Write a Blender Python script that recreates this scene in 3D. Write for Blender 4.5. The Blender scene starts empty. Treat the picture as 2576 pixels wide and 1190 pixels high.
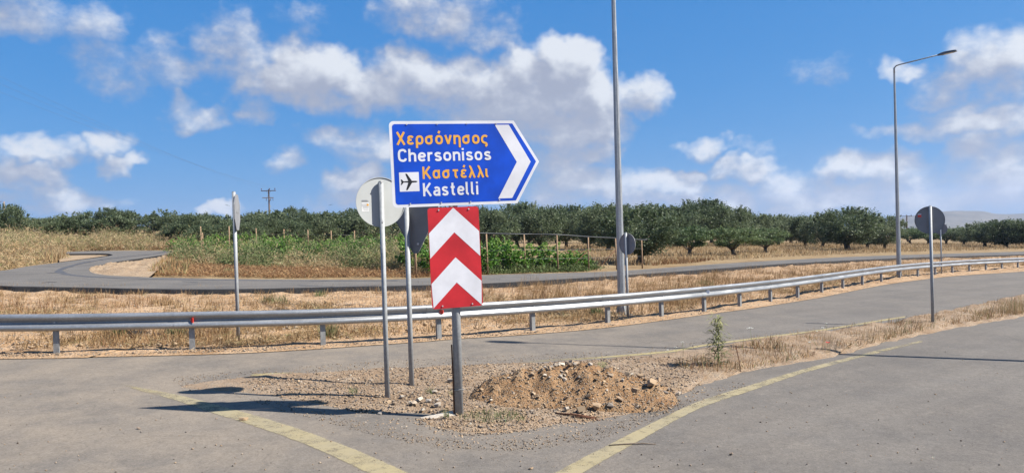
import bpy, bmesh, math, random
import numpy as np
from mathutils import Vector, Matrix, noise as mnoise, geometry

S = bpy.context.scene
COL = S.collection
R_ = math.radians
rng = np.random.default_rng(7)
random.seed(7)

# ------------------------------------------------------------------ camera
FD, CX, CY = 1786.0, 1288.0, 594.75          # focal length and centre of the photograph, 2576 px wide
CAMH, SLOPE = 2.37, 0.0358                   # eye height; the whole site falls gently to the right
CAMR = (Matrix.Rotation(R_(90 - .505), 3, 'X') @ Matrix.Rotation(R_(-1.65), 3, 'Z'))
CAMP = Vector((0, 0, CAMH))
cd = bpy.data.cameras.new('camera')
cam = bpy.data.objects.new('camera', cd)
COL.objects.link(cam)
cam.matrix_world = Matrix.Translation(CAMP) @ CAMR.to_4x4()
cd.sensor_width = 36.0
cd.lens = 36.0 * FD / 2576.0
cd.clip_start = .05
cd.clip_end = 20000
S.camera = cam

# ------------------------------------------------------------------ exposure
EXPO = 1.15
S.view_settings.view_transform = 'Standard'
S.view_settings.look = 'None'
S.view_settings.exposure = EXPO
S.view_settings.gamma = 1
S.render.engine = 'CYCLES'
S.cycles.use_denoising = True
S.cycles.max_bounces = 6
S.cycles.transparent_max_bounces = 8
S.cycles.caustics_reflective = False
S.cycles.caustics_refractive = False

# ------------------------------------------------------------------ sun + sky
SUN_EL = R_(44.5)
sh = Vector((-.983, .185, 0)).normalized()                       # the way shadows fall
SUNV = Vector((-sh.x * math.cos(SUN_EL), -sh.y * math.cos(SUN_EL), math.sin(SUN_EL)))
sl = bpy.data.lights.new('sun', 'SUN')
sl.energy = 5.0
sl.angle = R_(.53)
sl.color = (1, .94, .84)
so = bpy.data.objects.new('sun', sl)
COL.objects.link(so)
so.rotation_euler = SUNV.to_track_quat('Z', 'Y').to_euler()


class G:
    """small helper round a node tree"""
    def __init__(s, t):
        s.t = t

    def node(s, ty, props=None, **ins):
        n = s.t.nodes.new(ty)
        for k, v in (props or {}).items():
            setattr(n, k, v)
        for k, v in ins.items():
            key = int(k[1:]) if k[0] == '_' and k[1:].isdigit() else k.replace('_', ' ')
            s.put(n.inputs[key], v)
        return n

    def put(s, sock, v):
        if isinstance(v, bpy.types.NodeSocket):
            s.t.links.new(v, sock)
        elif v is not None:
            if isinstance(v, (tuple, list)) and sock.type == 'RGBA' and len(v) == 3:
                v = (*v, 1)
            sock.default_value = v

    def m(s, op, a=None, b=None, c=None, clamp=False):
        n = s.t.nodes.new('ShaderNodeMath')
        n.operation = op
        n.use_clamp = clamp
        for i, v in enumerate((a, b, c)):
            if v is not None:
                s.put(n.inputs[i], v)
        return n.outputs[0]

    def v(s, op, a=None, b=None, c=None):
        n = s.t.nodes.new('ShaderNodeVectorMath')
        n.operation = op
        for i, x in enumerate((a, b, c)):
            if x is not None:
                s.put(n.inputs[i], x)
        return n.outputs['Value'] if op in ('DOT_PRODUCT', 'LENGTH', 'DISTANCE') else n.outputs[0]

    def noise(s, vec, scale, detail=4, rough=.55, out='Fac', dist=0, dim='3D'):
        n = s.node('ShaderNodeTexNoise', {'noise_dimensions': dim}, Vector=vec, Scale=scale, Detail=detail, Roughness=rough, Distortion=dist)
        return n.outputs[out]

    def mix(s, f, a, b, mode='MIX'):
        n = s.t.nodes.new('ShaderNodeMix')
        n.data_type = 'RGBA'
        n.blend_type = mode
        s.put(n.inputs['Factor'], f)
        s.put(n.inputs[6], a)
        s.put(n.inputs[7], b)
        return n.outputs[2]

    def ss(s, v, lo, hi, a=0., b=1.):
        n = s.t.nodes.new('ShaderNodeMapRange')
        n.interpolation_type = 'SMOOTHSTEP'
        s.put(n.inputs[0], v)
        for i, x in zip((1, 2, 3, 4), (lo, hi, a, b)):
            s.put(n.inputs[i], x)
        return n.outputs[0]

    def lin(s, v, lo, hi, a=0., b=1.):
        n = s.t.nodes.new('ShaderNodeMapRange')
        s.put(n.inputs[0], v)
        for i, x in zip((1, 2, 3, 4), (lo, hi, a, b)):
            s.put(n.inputs[i], x)
        return n.outputs[0]

    def ramp(s, f, stops):
        n = s.t.nodes.new('ShaderNodeValToRGB')
        e = n.color_ramp.elements
        while len(e) < len(stops):
            e.new(.5)
        for el, (p, c) in zip(e, stops):
            el.position = p
            el.color = (*c, 1)
        s.put(n.inputs[0], f)
        return n.outputs[0]


def ray(px, py):
    return CAMR @ Vector(((px - CX) / FD, -(py - CY) / FD, -1))


HAZE = .00009
SKY_STRENGTH = .0563
W = bpy.data.worlds.new('World')
S.world = W
W.cycles.sampling_method = 'MANUAL'
W.cycles.sample_map_resolution = 256
W.use_nodes = True
W.node_tree.nodes.clear()


def azel(px, py):
    d = ray(px, py).normalized()
    return math.atan2(d.x, d.y), math.asin(d.z)


# clouds: centre and half-size in photograph pixels, weight (how dense)
CLOUDS = [
    (650, 228, 95, 36, .85), (730, 185, 115, 64, 1.2), (815, 180, 85, 62, 1.25), (900, 222, 115, 58, 1.1), (1000, 200, 110, 72, .98), (1090, 215, 115, 70, .95),
    (1190, 235, 125, 76, .95), (1300, 195, 72, 74, 1.15), (1425, 160, 85, 70, 1.45), (1360, 240, 135, 84, 1.2), (1475, 235, 85, 85, 1.15), (1300, 300, 200, 66, .9),
    (1450, 320, 120, 84, 1.05), (1515, 393, 70, 34, 1.), (1400, 400, 130, 50, .85), (1430, 470, 180, 48, .78), (1605, 240, 56, 45, .75),
    (575, 110, 75, 72, .62), (430, 160, 85, 50, .42), (290, 165, 95, 50, .48),
    (1110, 30, 140, 55, .66), (1210, 80, 80, 42, .58), (755, 60, 32, 18, .05),
    (80, 30, 150, 55, .7), (230, 60, 70, 36, .4),
    (110, 372, 85, 24, .75), (270, 362, 75, 32, .98), (322, 415, 52, 19, .92), (60, 440, 105, 32, .98), (70, 484, 100, 18, .6), (130, 517, 160, 18, .55),
    (440, 272, 46, 26, .58), (500, 296, 78, 26, .6), (668, 288, 50, 27, .58), (700, 400, 42, 21, .35),
    (850, 350, 85, 32, .55), (945, 372, 85, 44, .72), (570, 522, 52, 17, 1.), (895, 450, 75, 34, .95), (920, 485, 120, 40, .75),
    (1785, 366, 48, 25, .66), (1895, 378, 36, 18, .35), (2045, 178, 45, 16, .08),
    (1745, 437, 52, 18, 1.05), (1870, 432, 75, 28, .88), (1690, 462, 120, 26, .72), (1640, 502, 140, 34, .8), (1810, 505, 170, 38, .78),
    (1990, 472, 130, 38, .68), (2125, 425, 80, 34, .85), (2240, 440, 120, 40, .75), (2070, 512, 260, 40, .8), (2330, 500, 250, 54, .78),
    (2250, 175, 62, 25, .82), (2390, 215, 130, 32, .6), (2510, 140, 115, 60, .8), (2555, 230, 70, 40, .72), (2440, 272, 120, 26, .5),
    (2480, 305, 140, 36, .95), (2300, 325, 140, 20, .6), (2470, 388, 120, 36, .8), (2500, 450, 140, 56, .72),
]
ng = bpy.data.node_groups.new('cloud_field', 'ShaderNodeTree')
ng.interface.new_socket('P', in_out='INPUT', socket_type='NodeSocketVector')
ng.interface.new_socket('D', in_out='OUTPUT', socket_type='NodeSocketFloat')
g = G(ng)
gi = ng.nodes.new('NodeGroupInput')
go = ng.nodes.new('NodeGroupOutput')
P = gi.outputs[0]
wn = g.v('SUBTRACT', g.noise(P, 15, 3, .6, 'Color', dim='2D'), (.5, .5, .5))
PW = g.v('MULTIPLY_ADD', wn, (.085, .06, 0), P)
acc = None
for x, y, rx, ry, w in CLOUDS:
    u, v = azel(x, y)
    k = math.cos(math.atan((x - CX) / FD)) ** 2
    ix, iy = FD / (rx * 1.25 * max(k, .6)), FD / (ry * 1.25)
    q = g.v('MULTIPLY_ADD', PW, (ix, iy, 0), (-u * ix, -v * iy, 0))
    f = g.m('MULTIPLY_ADD', g.v('DOT_PRODUCT', q, q), -w, w)
    acc = f if acc is None else g.m('SMOOTH_MAX', acc, f, .35)
# away from the view the same broken cumulus goes on, from noise alone
sp = g.node('ShaderNodeSeparateXYZ', None, Vector=P)
au = g.m('ABSOLUTE', sp.outputs[0])
inside = g.m('MULTIPLY', g.ss(au, .62, .78, 1, 0), g.ss(sp.outputs[1], .30, .42, 1, 0))
big = g.noise(g.v('MULTIPLY', P, (1, 1.9, 1)), 3.3, 3, .5, dim='2D')
wild = g.m('MULTIPLY_ADD', big, 5.0, -2.75)
wild = g.m('SUBTRACT', wild, g.m('MULTIPLY', inside, 3.0))
acc = g.m('SMOOTH_MAX', acc, wild, .3)
acc = g.m('MAXIMUM', acc, -1.2)
fb = g.noise(g.v('MULTIPLY', P, (1, 1.45, 1)), 17, 8, .60, dim='2D')
fb2 = g.noise(g.v('MULTIPLY', P, (1, 1.3, 1)), 55, 4, .6, dim='2D')
dd = g.m('MULTIPLY_ADD', g.m('SUBTRACT', fb, .5), 1.40, acc)
dd = g.m('MULTIPLY_ADD', g.m('SUBTRACT', fb2, .5), .35, dd)
g.put(go.inputs[0], dd)

g = G(W.node_tree)
tc = g.node('ShaderNodeTexCoord')
dirn = g.v('NORMALIZE', tc.outputs['Generated'])
sx = g.node('ShaderNodeSeparateXYZ', None, Vector=dirn)
az = g.m('ARCTAN2', sx.outputs[0], sx.outputs[1])
el = g.m('ARCSINE', sx.outputs[2])
pv = g.node('ShaderNodeCombineXYZ', None, X=az, Y=el).outputs[0]


def cloud(p):
    n = g.node('ShaderNodeGroup', {'node_tree': ng})
    g.put(n.inputs[0], p)
    return n.outputs[0]


d0 = cloud(pv)
d1 = cloud(g.v('ADD', pv, (.016, .030, 0)))
alpha = g.m('MULTIPLY', g.ss(d0, -.18, .95), .93)
alpha = g.m('MULTIPLY', alpha, g.ss(sx.outputs[2], -.02, .02))
thick = g.ss(d0, .15, 1.1)
lit = g.m('MULTIPLY_ADD', g.m('SUBTRACT', d0, d1), .62, .21, clamp=True)
lit = g.m('MULTIPLY', lit, g.lin(thick, 0, 1, .85, 1.))
lit = g.ss(lit, .0, 1.)
K_ = 1 / (SKY_STRENGTH * 2 ** EXPO)
ccol = g.mix(lit, tuple(c * K_ for c in (.40, .435, .54)), tuple(c * K_ for c in (.83, .86, .91)))
sky = g.node('ShaderNodeTexSky', {'sky_type': 'NISHITA', 'sun_disc': False, 'sun_elevation': SUN_EL,
             'sun_rotation': math.atan2(SUNV.x, SUNV.y), 'altitude': 100, 'air_density': 1.0, 'dust_density': .6, 'ozone_density': 2.2})
kk = SKY_STRENGTH * 2 ** EXPO
sc_ = g.node('ShaderNodeSeparateColor', None, Color=sky.outputs[0])
chan = []
for k, (a_, p_) in enumerate(((.26, 1.0), (.435, .47), (.785, .30))):          # deeper, clearer blue than the plain model gives
    c_ = g.m('POWER', g.m('MULTIPLY', sc_.outputs[k], kk), p_)
    chan.append(g.m('MULTIPLY', c_, a_ / kk))
skyb = g.node('ShaderNodeCombineColor', None, Red=chan[0], Green=chan[1], Blue=chan[2]).outputs[0]
skyc = g.mix(alpha, skyb, ccol)
bg = g.node('ShaderNodeBackground', None, Color=skyc, Strength=SKY_STRENGTH)
wo = g.node('ShaderNodeOutputWorld')
g.t.links.new(bg.outputs[0], wo.inputs[0])

# ------------------------------------------------------------------ places
def ss(a, b, x):
    t = np.clip((x - a) / (b - a), 0, 1)
    return t * t * (3 - 2 * t)


def bump(x, y):
    """height of the land above the plain tilted plane"""
    h = .9 * ss(85, 170, y) * ss(15, -45, x) + 1.5 * ss(72, 104, y) * ss(-14, -34, x)
    h = h + .45 * ss(66, 76, y) * ss(-14, -22, x) * (np.sin(x * .55 + 1.3) * np.sin(y * .33) + .6 * np.sin(x * .23 + y * .19))
    h = h + 1.7 * np.exp(-.5 * (((x + 50) / 6.) ** 2 + ((y - 52) / 6.) ** 2))
    return h


def T(x, y):
    return -SLOPE * x + bump(x, y)


STEPS = np.geomspace(3, 900, 700)


def gp(px, py, h=0.0):
    """first point of the ground (raised by h) met by the line of sight through a pixel"""
    d = ray(px, py)
    den = d.z + SLOPE * d.x
    if den < -1e-4:
        t = (h - CAMP.z) / den
        q = CAMP + d * t
        if q.y < 40:
            return q
    z = CAMP.z + d.z * STEPS - T(d.x * STEPS, d.y * STEPS) - h
    hit = np.nonzero(z < 0)[0]
    k = int(hit[0]) if len(hit) else 500
    a, b = (STEPS[k - 1], STEPS[k]) if k else (STEPS[0], STEPS[0])
    for _ in range(20):
        m = (a + b) / 2
        if CAMP.z + d.z * m - float(T(d.x * m, d.y * m)) - h < 0:
            b = m
        else:
            a = m
    return CAMP + d * b


def gpv(P):
    return [gp(*p) for p in P]


def at_depth(px, py, dep):
    d = ray(px, py)
    return CAMP + d * (dep / d.y)


# ------------------------------------------------------------------ materials
MATS = {}
ALB = .53                                    # all ground, leaf and stone tones are scaled to real reflectances


def A(c, k=None):
    return tuple(x * (k or ALB) for x in c)



def new_mat(name):
    m = bpy.data.materials.new(name)
    m.use_nodes = True
    t = m.node_tree
    g = G(t)
    b = t.nodes['Principled BSDF']
    MATS[name] = m
    return m, g, b


def plain(name, col, rough=.6, metal=0., var=.12, scale=8., bump_=.0, spec=.4, coat=0):
    m, g, b = new_mat(name)
    tc = g.node('ShaderNodeTexCoord').outputs['Object']
    n = g.noise(tc, scale, 5, .6)
    dk = tuple(c * (1 - var) for c in col)
    lt = tuple(min(c * (1 + var), 1) for c in col)
    g.put(b.inputs['Base Color'], g.mix(g.ss(n, .3, .7), dk, lt))
    b.inputs['Roughness'].default_value = rough
    b.inputs['Metallic'].default_value = metal
    b.inputs['Specular IOR Level'].default_value = spec
    if bump_:
        bn = g.node('ShaderNodeBump', None, Strength=bump_, Distance=.01, Height=g.noise(tc, scale * 6, 4))
        g.put(b.inputs['Normal'], bn.outputs[0])
    return m


def galv(name, col, rough=.42, metal=.55, streak=1., sv=(9, 9, .9)):
    """weathered zinc: spangle, vertical streaks, dirt"""
    m, g, b = new_mat(name)
    tc = g.node('ShaderNodeTexCoord').outputs['Object']
    sp = g.node('ShaderNodeTexVoronoi', None, Vector=tc, Scale=38.).outputs['Color']
    spv = g.m('MULTIPLY', g.node('ShaderNodeSeparateColor', None, Color=sp).outputs[0], 1.)
    st = g.noise(g.v('MULTIPLY', tc, sv), 3., 6, .65)
    f = g.m('ADD', g.m('MULTIPLY', spv, .16), g.m('MULTIPLY', st, .85 * streak))
    col = A(col, .64)
    dk = tuple(c * .72 for c in col)
    lt = tuple(min(1, c * 1.2) for c in col)
    c = g.mix(g.ss(f, .25, .85), dk, lt)
    dirt = g.ss(g.noise(tc, 2.2, 5, .7), .60, .85, 0, .25)
    c = g.mix(dirt, c, (.30, .26, .21))
    g.put(b.inputs['Base Color'], c)
    g.put(b.inputs['Roughness'], g.lin(st, .2, .8, rough - .1, rough + .16))
    b.inputs['Metallic'].default_value = metal
    return m


def ground_mat(name, stops, scale, fine=60., bump_=.5, dist=.02, gravel=None, gscale=45.):
    m, g, b = new_mat(name)
    tc = g.node('ShaderNodeTexCoord').outputs['Object']
    n = g.noise(tc, scale, 9, .66)
    f = g.noise(tc, fine, 4, .6)
    v = g.m('MULTIPLY_ADD', g.m('SUBTRACT', f, .5), .55, n)
    c = g.ramp(v, [(p, A(q)) for p, q in stops])
    hgt = f
    if gravel:
        vo = g.node('ShaderNodeTexVoronoi', None, Vector=tc, Scale=gscale, Randomness=1.)
        cs = g.node('ShaderNodeSeparateColor', None, Color=vo.outputs['Color'])
        gc = g.ramp(cs.outputs[0], [(p, A(q)) for p, q in gravel])
        on = g.m('MULTIPLY', g.ss(vo.outputs['Distance'], .30, .45, 1, 0), g.ss(cs.outputs[1], .35, .45))
        c = g.mix(g.m('MULTIPLY', on, .85), c, gc)
        hgt = g.m('MULTIPLY_ADD', on, .8, f)
    g.put(b.inputs['Base Color'], c)
    b.inputs['Roughness'].default_value = .95
    b.inputs['Specular IOR Level'].default_value = .15
    bn = g.node('ShaderNodeBump', None, Strength=bump_, Distance=dist, Height=hgt)
    g.put(b.inputs['Normal'], bn.outputs[0])
    return m


def asphalt_mat(name, dark, light, dust, dmin, dmax, ang=38.):
    m, g, b = new_mat(name)
    dark, light, dust = A(dark), A(light), A(dust)
    tc = g.node('ShaderNodeTexCoord').outputs['Object']
    rot = g.node('ShaderNodeVectorRotate', {'rotation_type': 'Z_AXIS'}, Vector=tc, Angle=R_(-ang)).outputs[0]   # along the lane
    big = g.noise(tc, .4, 6, .62)
    st = g.noise(g.v('MULTIPLY', rot, (.10, 2.2, 1)), 1.1, 6, .62)
    fine = g.noise(tc, 95, 3, .75)
    mid = g.noise(tc, 9, 8, .78)
    v = g.m('ADD', g.m('MULTIPLY', big, .45), g.m('MULTIPLY', st, .55))
    c = g.mix(g.ss(v, .34, .66), dark, light)
    # wind-blown sandy dust, thicker towards the left lane (+ patches of its own)
    sp = g.node('ShaderNodeSeparateXYZ', None, Vector=tc)
    gx = g.m('MULTIPLY_ADD', sp.outputs[1], -.42, sp.outputs[0])
    dl = g.ss(gx, -9.5, 1.5, dmax, dmin)
    dn = g.noise(tc, .8, 8, .7)
    df = g.m('MULTIPLY', dl, g.ss(dn, .30, .66, .35, 1.2), clamp=True)
    c = g.mix(df, c, dust)
    pale = g.ss(g.noise(g.v('MULTIPLY', rot, (.6, 1.9, 1)), 1.5, 7, .75), .60, .76, 0, .5)
    c = g.mix(pale, c, A((.42, .37, .31)))
    # old cracks
    cw = g.v('MULTIPLY_ADD', g.noise(tc, 2.1, 4, .6, 'Color'), (.5, .5, 0), tc)
    cr = g.node('ShaderNodeTexVoronoi', {'feature': 'DISTANCE_TO_EDGE'}, Vector=cw, Scale=.30).outputs['Distance']
    ck = g.m('MULTIPLY', g.ss(cr, .002, .007, 1, 0), g.ss(g.noise(tc, .35, 2, .5), .52, .62, 0, .22))
    c = g.mix(ck, c, A((.09, .085, .08)))
    # aggregate: dark and pale chips
    vo = g.node('ShaderNodeTexVoronoi', None, Vector=tc, Scale=26.)
    cs = g.node('ShaderNodeSeparateColor', None, Color=vo.outputs['Color'])
    chip = g.m('MULTIPLY', g.ss(vo.outputs['Distance'], .16, .26, 1, 0), g.ss(cs.outputs[0], .62, .7, 0, .6))
    c = g.mix(chip, c, g.ramp(cs.outputs[1], [(0, A((.11, .10, .095))), (.6, A((.18, .165, .15))), (1, A((.48, .43, .37)))]))
    sc = g.lin(g.m('ADD', g.m('MULTIPLY', fine, .45), g.m('MULTIPLY', mid, .55)), .3, .7, .74, 1.26)
    gr = g.node('ShaderNodeTexVoronoi', None, Vector=tc, Scale=48.).outputs['Color']
    gr = g.node('ShaderNodeSeparateColor', None, Color=gr).outputs[2]
    sc = g.m('MULTIPLY', sc, g.lin(gr, 0, 1, .88, 1.12))
    n = g.t.nodes.new('ShaderNodeVectorMath')
    n.operation = 'SCALE'
    g.put(n.inputs[0], c)
    g.put(n.inputs['Scale'], sc)
    g.put(b.inputs['Base Color'], n.outputs[0])
    g.put(b.inputs['Roughness'], .9)
    b.inputs['Specular IOR Level'].default_value = .2
    bn = g.node('ShaderNodeBump', None, Strength=.6, Distance=.008, Height=g.m('MULTIPLY_ADD', mid, .5, fine))
    g.put(b.inputs['Normal'], bn.outputs[0])
    return m


def tint_mat(name, stops, rough=.7, transl=.25, spec=.3, alb=None):
    """colour by the random 'tint' each blade, leaf or stone carries"""
    m, g, b = new_mat(name)
    a = g.node('ShaderNodeAttribute', {'attribute_name': 'tint'})
    oi = g.node('ShaderNodeObjectInfo')
    f = g.m('MULTIPLY_ADD', g.m('SUBTRACT', oi.outputs['Random'], .5), .42, a.outputs['Fac'], clamp=True)
    c = g.ramp(f, [(p, A(q, alb)) for p, q in stops])
    g.put(b.inputs['Base Color'], c)
    b.inputs['Roughness'].default_value = rough
    b.inputs['Specular IOR Level'].default_value = spec
    if transl:
        tr = g.node('ShaderNodeBsdfTranslucent', None, Color=c)
        mx = g.node('ShaderNodeMixShader', None, Fac=transl)
        out = m.node_tree.nodes['Material Output']
        g.t.links.new(b.outputs[0], mx.inputs[1])
        g.t.links.new(tr.outputs[0], mx.inputs[2])
        g.t.links.new(mx.outputs[0], out.inputs[0])
    return m


M_LAND = ground_mat('dry_land', [(.28, (.20, .125, .065)), (.45, (.36, .245, .13)), (.6, (.46, .34, .19)), (.78, (.33, .25, .14))], .7, 9., .5, .05)
M_VERGE = ground_mat('verge_dirt', [(.25, (.33, .19, .095)), (.42, (.57, .36, .20)), (.58, (.72, .49, .30)), (.8, (.78, .57, .39))], 1.3, 24., .9, .05,
                     [(0, (.32, .22, .14)), (.5, (.58, .46, .34)), (1, (.50, .47, .42))], 16)
M_PALE = ground_mat('pale_bank_dirt', [(.25, (.34, .22, .13)), (.5, (.52, .38, .25)), (.8, (.60, .47, .33))], 1.6, 9., 1., .08)
M_ISLE = ground_mat('island_grit', [(.25, (.31, .20, .12)), (.42, (.50, .345, .22)), (.58, (.62, .46, .32)), (.8, (.56, .47, .37))], 2.4, 70., 1., .03,
                    [(0, (.28, .21, .16)), (.3, (.50, .38, .27)), (.6, (.40, .375, .35)), (1, (.62, .54, .45))], 42)
M_MOUND = ground_mat('mound_soil', [(.25, (.23, .12, .058)), (.42, (.44, .255, .13)), (.6, (.57, .365, .205)), (.8, (.62, .45, .30))], 3.2, 45., 1., .04,
                     [(0, (.36, .23, .13)), (.4, (.54, .40, .26)), (.7, (.40, .36, .32)), (1, (.60, .50, .38))], 34)
M_SOIL = ground_mat('dug_soil', [(.3, (.22, .13, .065)), (.5, (.40, .25, .13)), (.75, (.50, .35, .21))], 5, 50, 1., .03)
M_ROAD = asphalt_mat('dusty_asphalt', (.168, .156, .146), (.226, .210, .194), (.355, .300, .240), .22, .85)
M_ROAD2 = asphalt_mat('service_asphalt', (.148, .142, .138), (.215, .205, .195), (.33, .285, .235), .1, .25, 15.)
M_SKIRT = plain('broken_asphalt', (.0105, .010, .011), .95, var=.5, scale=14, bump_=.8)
M_SEAL = plain('tar_joint', (.062, .062, .067), .8, var=.3, scale=3)


def paint_mat(name, col, wear):
    m, g, b = new_mat(name)
    tc = g.node('ShaderNodeTexCoord').outputs['Object']
    ac = g.node('ShaderNodeAttribute', {'attribute_name': 'across'}).outputs['Fac']
    we = g.node('ShaderNodeAttribute', {'attribute_name': 'wear'}).outputs['Fac']
    n = g.noise(tc, 4., 8, .75)
    n2 = g.noise(tc, 70, 4, .7)
    edge = g.ss(g.m('ABSOLUTE', ac), .72, 1.0, 0, .42)
    f = g.m('ADD', g.m('ADD', g.m('MULTIPLY_ADD', n2, .45, n), edge), we)
    keep = g.ss(f, wear, wear + .35, .9, 0)
    c = g.mix(g.ss(g.noise(tc, 1.3, 6, .65), .3, .7), A(col), A(tuple(x * .72 + .08 for x in col)))
    g.put(b.inputs['Base Color'], c)
    b.inputs['Roughness'].default_value = .88
    tr = g.node('ShaderNodeBsdfTransparent')
    mx = g.node('ShaderNodeMixShader', None, Fac=keep)
    g.t.links.new(tr.outputs[0], mx.inputs[1])
    g.t.links.new(b.outputs[0], mx.inputs[2])
    g.t.links.new(mx.outputs[0], m.node_tree.nodes['Material Output'].inputs[0])
    return m


M_YEL = paint_mat('dusty_yellow_paint', (.54, .45, .25), .66)
M_YEL2 = paint_mat('worn_yellow_paint', (.56, .45, .2), .72)
M_GALV = galv('galvanised_post', (.48, .505, .525), .6, .15)
M_RAIL = galv('galvanised_rail', (.56, .575, .59), .36, .6, .8, (.35, .35, 4.))
M_RPOST = galv('galvanised_rail_post', (.42, .43, .43), .5, .4)
M_LAMP = galv('galvanised_lamp', (.54, .56, .57), .42, .5)
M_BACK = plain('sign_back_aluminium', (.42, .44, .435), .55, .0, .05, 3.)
M_BACKD = plain('sign_back_shaded', (.20, .205, .215), .6, .0, .08, 3.)  # darker copy of the sign back, with the shade put into its colour
M_WHITE = plain('white_reflective_sheet', (.60, .60, .635), .38, 0, .10, 2.5, spec=.5)
M_BLUE = plain('blue_reflective_sheet', (.001, .052, .43), .42, 0, .17, 2.6, spec=.4)
M_RED = plain('red_reflective_sheet', (.43, .018, .024), .4, 0, .17, 3., spec=.45)
M_ORNG = plain('yellow_orange_sheet', (.66, .335, .05), .4, 0, .05, 9.)
M_BLACK = plain('black_sheet', (.012, .012, .014), .45, 0, .2, 9.)
M_BOLT = plain('zinc_bolt', (.45, .45, .46), .5, .2, .1, 30)
M_CONC = plain('concrete', (.44, .39, .32), .95, 0, .18, 12., .7)
M_RUST = plain('rusty_iron', (.115, .05, .028), .85, .3, .4, 30., .4)
M_WOOD = plain('trellis_post_wood', (.24, .16, .10), .9, 0, .3, 12., .5)
M_OLDW = plain('utility_pole_wood', (.115, .082, .062), .9, 0, .25, 5., .4)
M_DARKP = plain('black_poly_pipe', (.022, .025, .03), .5, 0, .3, 6.)
M_INS = plain('brown_insulator', (.085, .03, .022), .3, 0, .2, 30.)
M_WIRE = plain('wire_grey', (.16, .165, .17), .6, .4, .2, 4.)
M_HEAD = plain('lamp_head_grey', (.13, .135, .145), .5, .3, .1, 20.)
M_GLASS = plain('lamp_lens', (.5, .5, .52), .15, 0, .05, 30.)
M_REFR = plain('red_reflector', (.70, .05, .03), .3, 0, .1, 30.)
M_REFW = plain('white_reflector', (.85, .86, .88), .25, 0, .05, 30.)
M_BLUEP = plain('blue_valve_plastic', (.06, .19, .42), .5, 0, .1, 30.)
M_STICK = plain('paper_sticker', (.62, .63, .63), .6, 0, .05, 30.)
M_PRINT = plain('grey_print', (.30, .31, .33), .6, 0, .1, 60.)
M_BARK = plain('olive_bark', (.115, .092, .070), .95, 0, .45, 7., 1.)
M_VBARK = plain('vine_wood', (.10, .070, .045), .95, 0, .3, 20., .6)
M_WALL = plain('yellow_plaster', (.50, .42, .24), .9, 0, .15, 3.)
M_TILE = plain('clay_roof', (.46, .36, .24), .9, 0, .25, 6.)
M_HILL = ground_mat('hill_scrub', [(.3, (.115, .105, .085)), (.5, (.18, .16, .125)), (.7, (.25, .225, .18))], .006, .05, .3, 3.)
M_OLIVE = tint_mat('olive_leaves', [(0, (.062, .094, .046)), (.4, (.112, .152, .075)), (.75, (.18, .22, .12)), (1, (.25, .285, .175))], .55, .42, .4, .82)
M_YOUNG = tint_mat('young_olive_leaves', [(0, (.055, .10, .036)), (.5, (.115, .17, .065)), (1, (.20, .25, .115))], .55, .36, .4, .84)
M_VINE = tint_mat('vine_leaves', [(0, (.06, .15, .025)), (.45, (.13, .28, .045)), (.8, (.24, .42, .08)), (1, (.36, .50, .14))], .5, .4, .3, .68)
M_STRAW = tint_mat('dry_grass', [(0, (.27, .15, .07)), (.25, (.47, .29, .135)), (.6, (.66, .46, .245)), (.88, (.80, .62, .39)), (1, (.32, .34, .135))], .75, .25, .2)
M_RUDDY = tint_mat('dry_weeds', [(0, (.20, .10, .055)), (.35, (.42, .22, .11)), (.7, (.64, .40, .19)), (.93, (.74, .53, .31)), (1, (.28, .31, .12))], .8, .2, .2)
M_WEED = tint_mat('roadside_weeds', [(0, (.08, .13, .038)), (.45, (.19, .24, .095)), (.72, (.32, .34, .165)), (.86, (.44, .37, .19)), (1, (.58, .48, .30))], .7, .3, .2, .66)
M_PLANT = tint_mat('fleabane_leaves', [(0, (.13, .15, .07)), (.5, (.27, .28, .125)), (.85, (.42, .41, .19)), (1, (.55, .50, .28))], .7, .3, .2, .72)
M_PETAL = plain('white_petals', (.80, .80, .74), .7, 0, .05, 30)
M_POPPY = plain('poppy_petals', (.60, .02, .015), .6, 0, .1, 30)
M_STEM = plain('green_stem', (.17, .20, .085), .7, 0, .2, 20)
M_STONE = tint_mat('loose_stone', [(0, (.15, .115, .09)), (.22, (.33, .285, .245)), (.45, (.46, .32, .205)), (.72, (.62, .45, .285)), (.92, (.54, .49, .43)), (1, (.80, .70, .56))], .9, 0, .2)
M_TWIG = plain('dead_twig', (.13, .10, .075), .9, 0, .3, 30)


# ------------------------------------------------------------------ mesh helpers
def tag(o, label=None, cat=None, group=None, kind=None):
    for k, v in (('label', label), ('category', cat), ('group', group), ('kind', kind)):
        if v:
            o[k] = v
    return o


def link(name, me, mat=None, parent=None):
    o = bpy.data.objects.new(name, me)
    COL.objects.link(o)
    if mat is not None and not me.materials:
        me.materials.append(mat)
    if parent is not None:
        o.parent = parent
    return o


def empty(name, loc, rot=(0, 0, 0)):
    o = bpy.data.objects.new(name, None)
    COL.objects.link(o)
    o.location = loc
    o.rotation_euler = rot
    o.empty_display_size = .1
    return o


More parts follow.
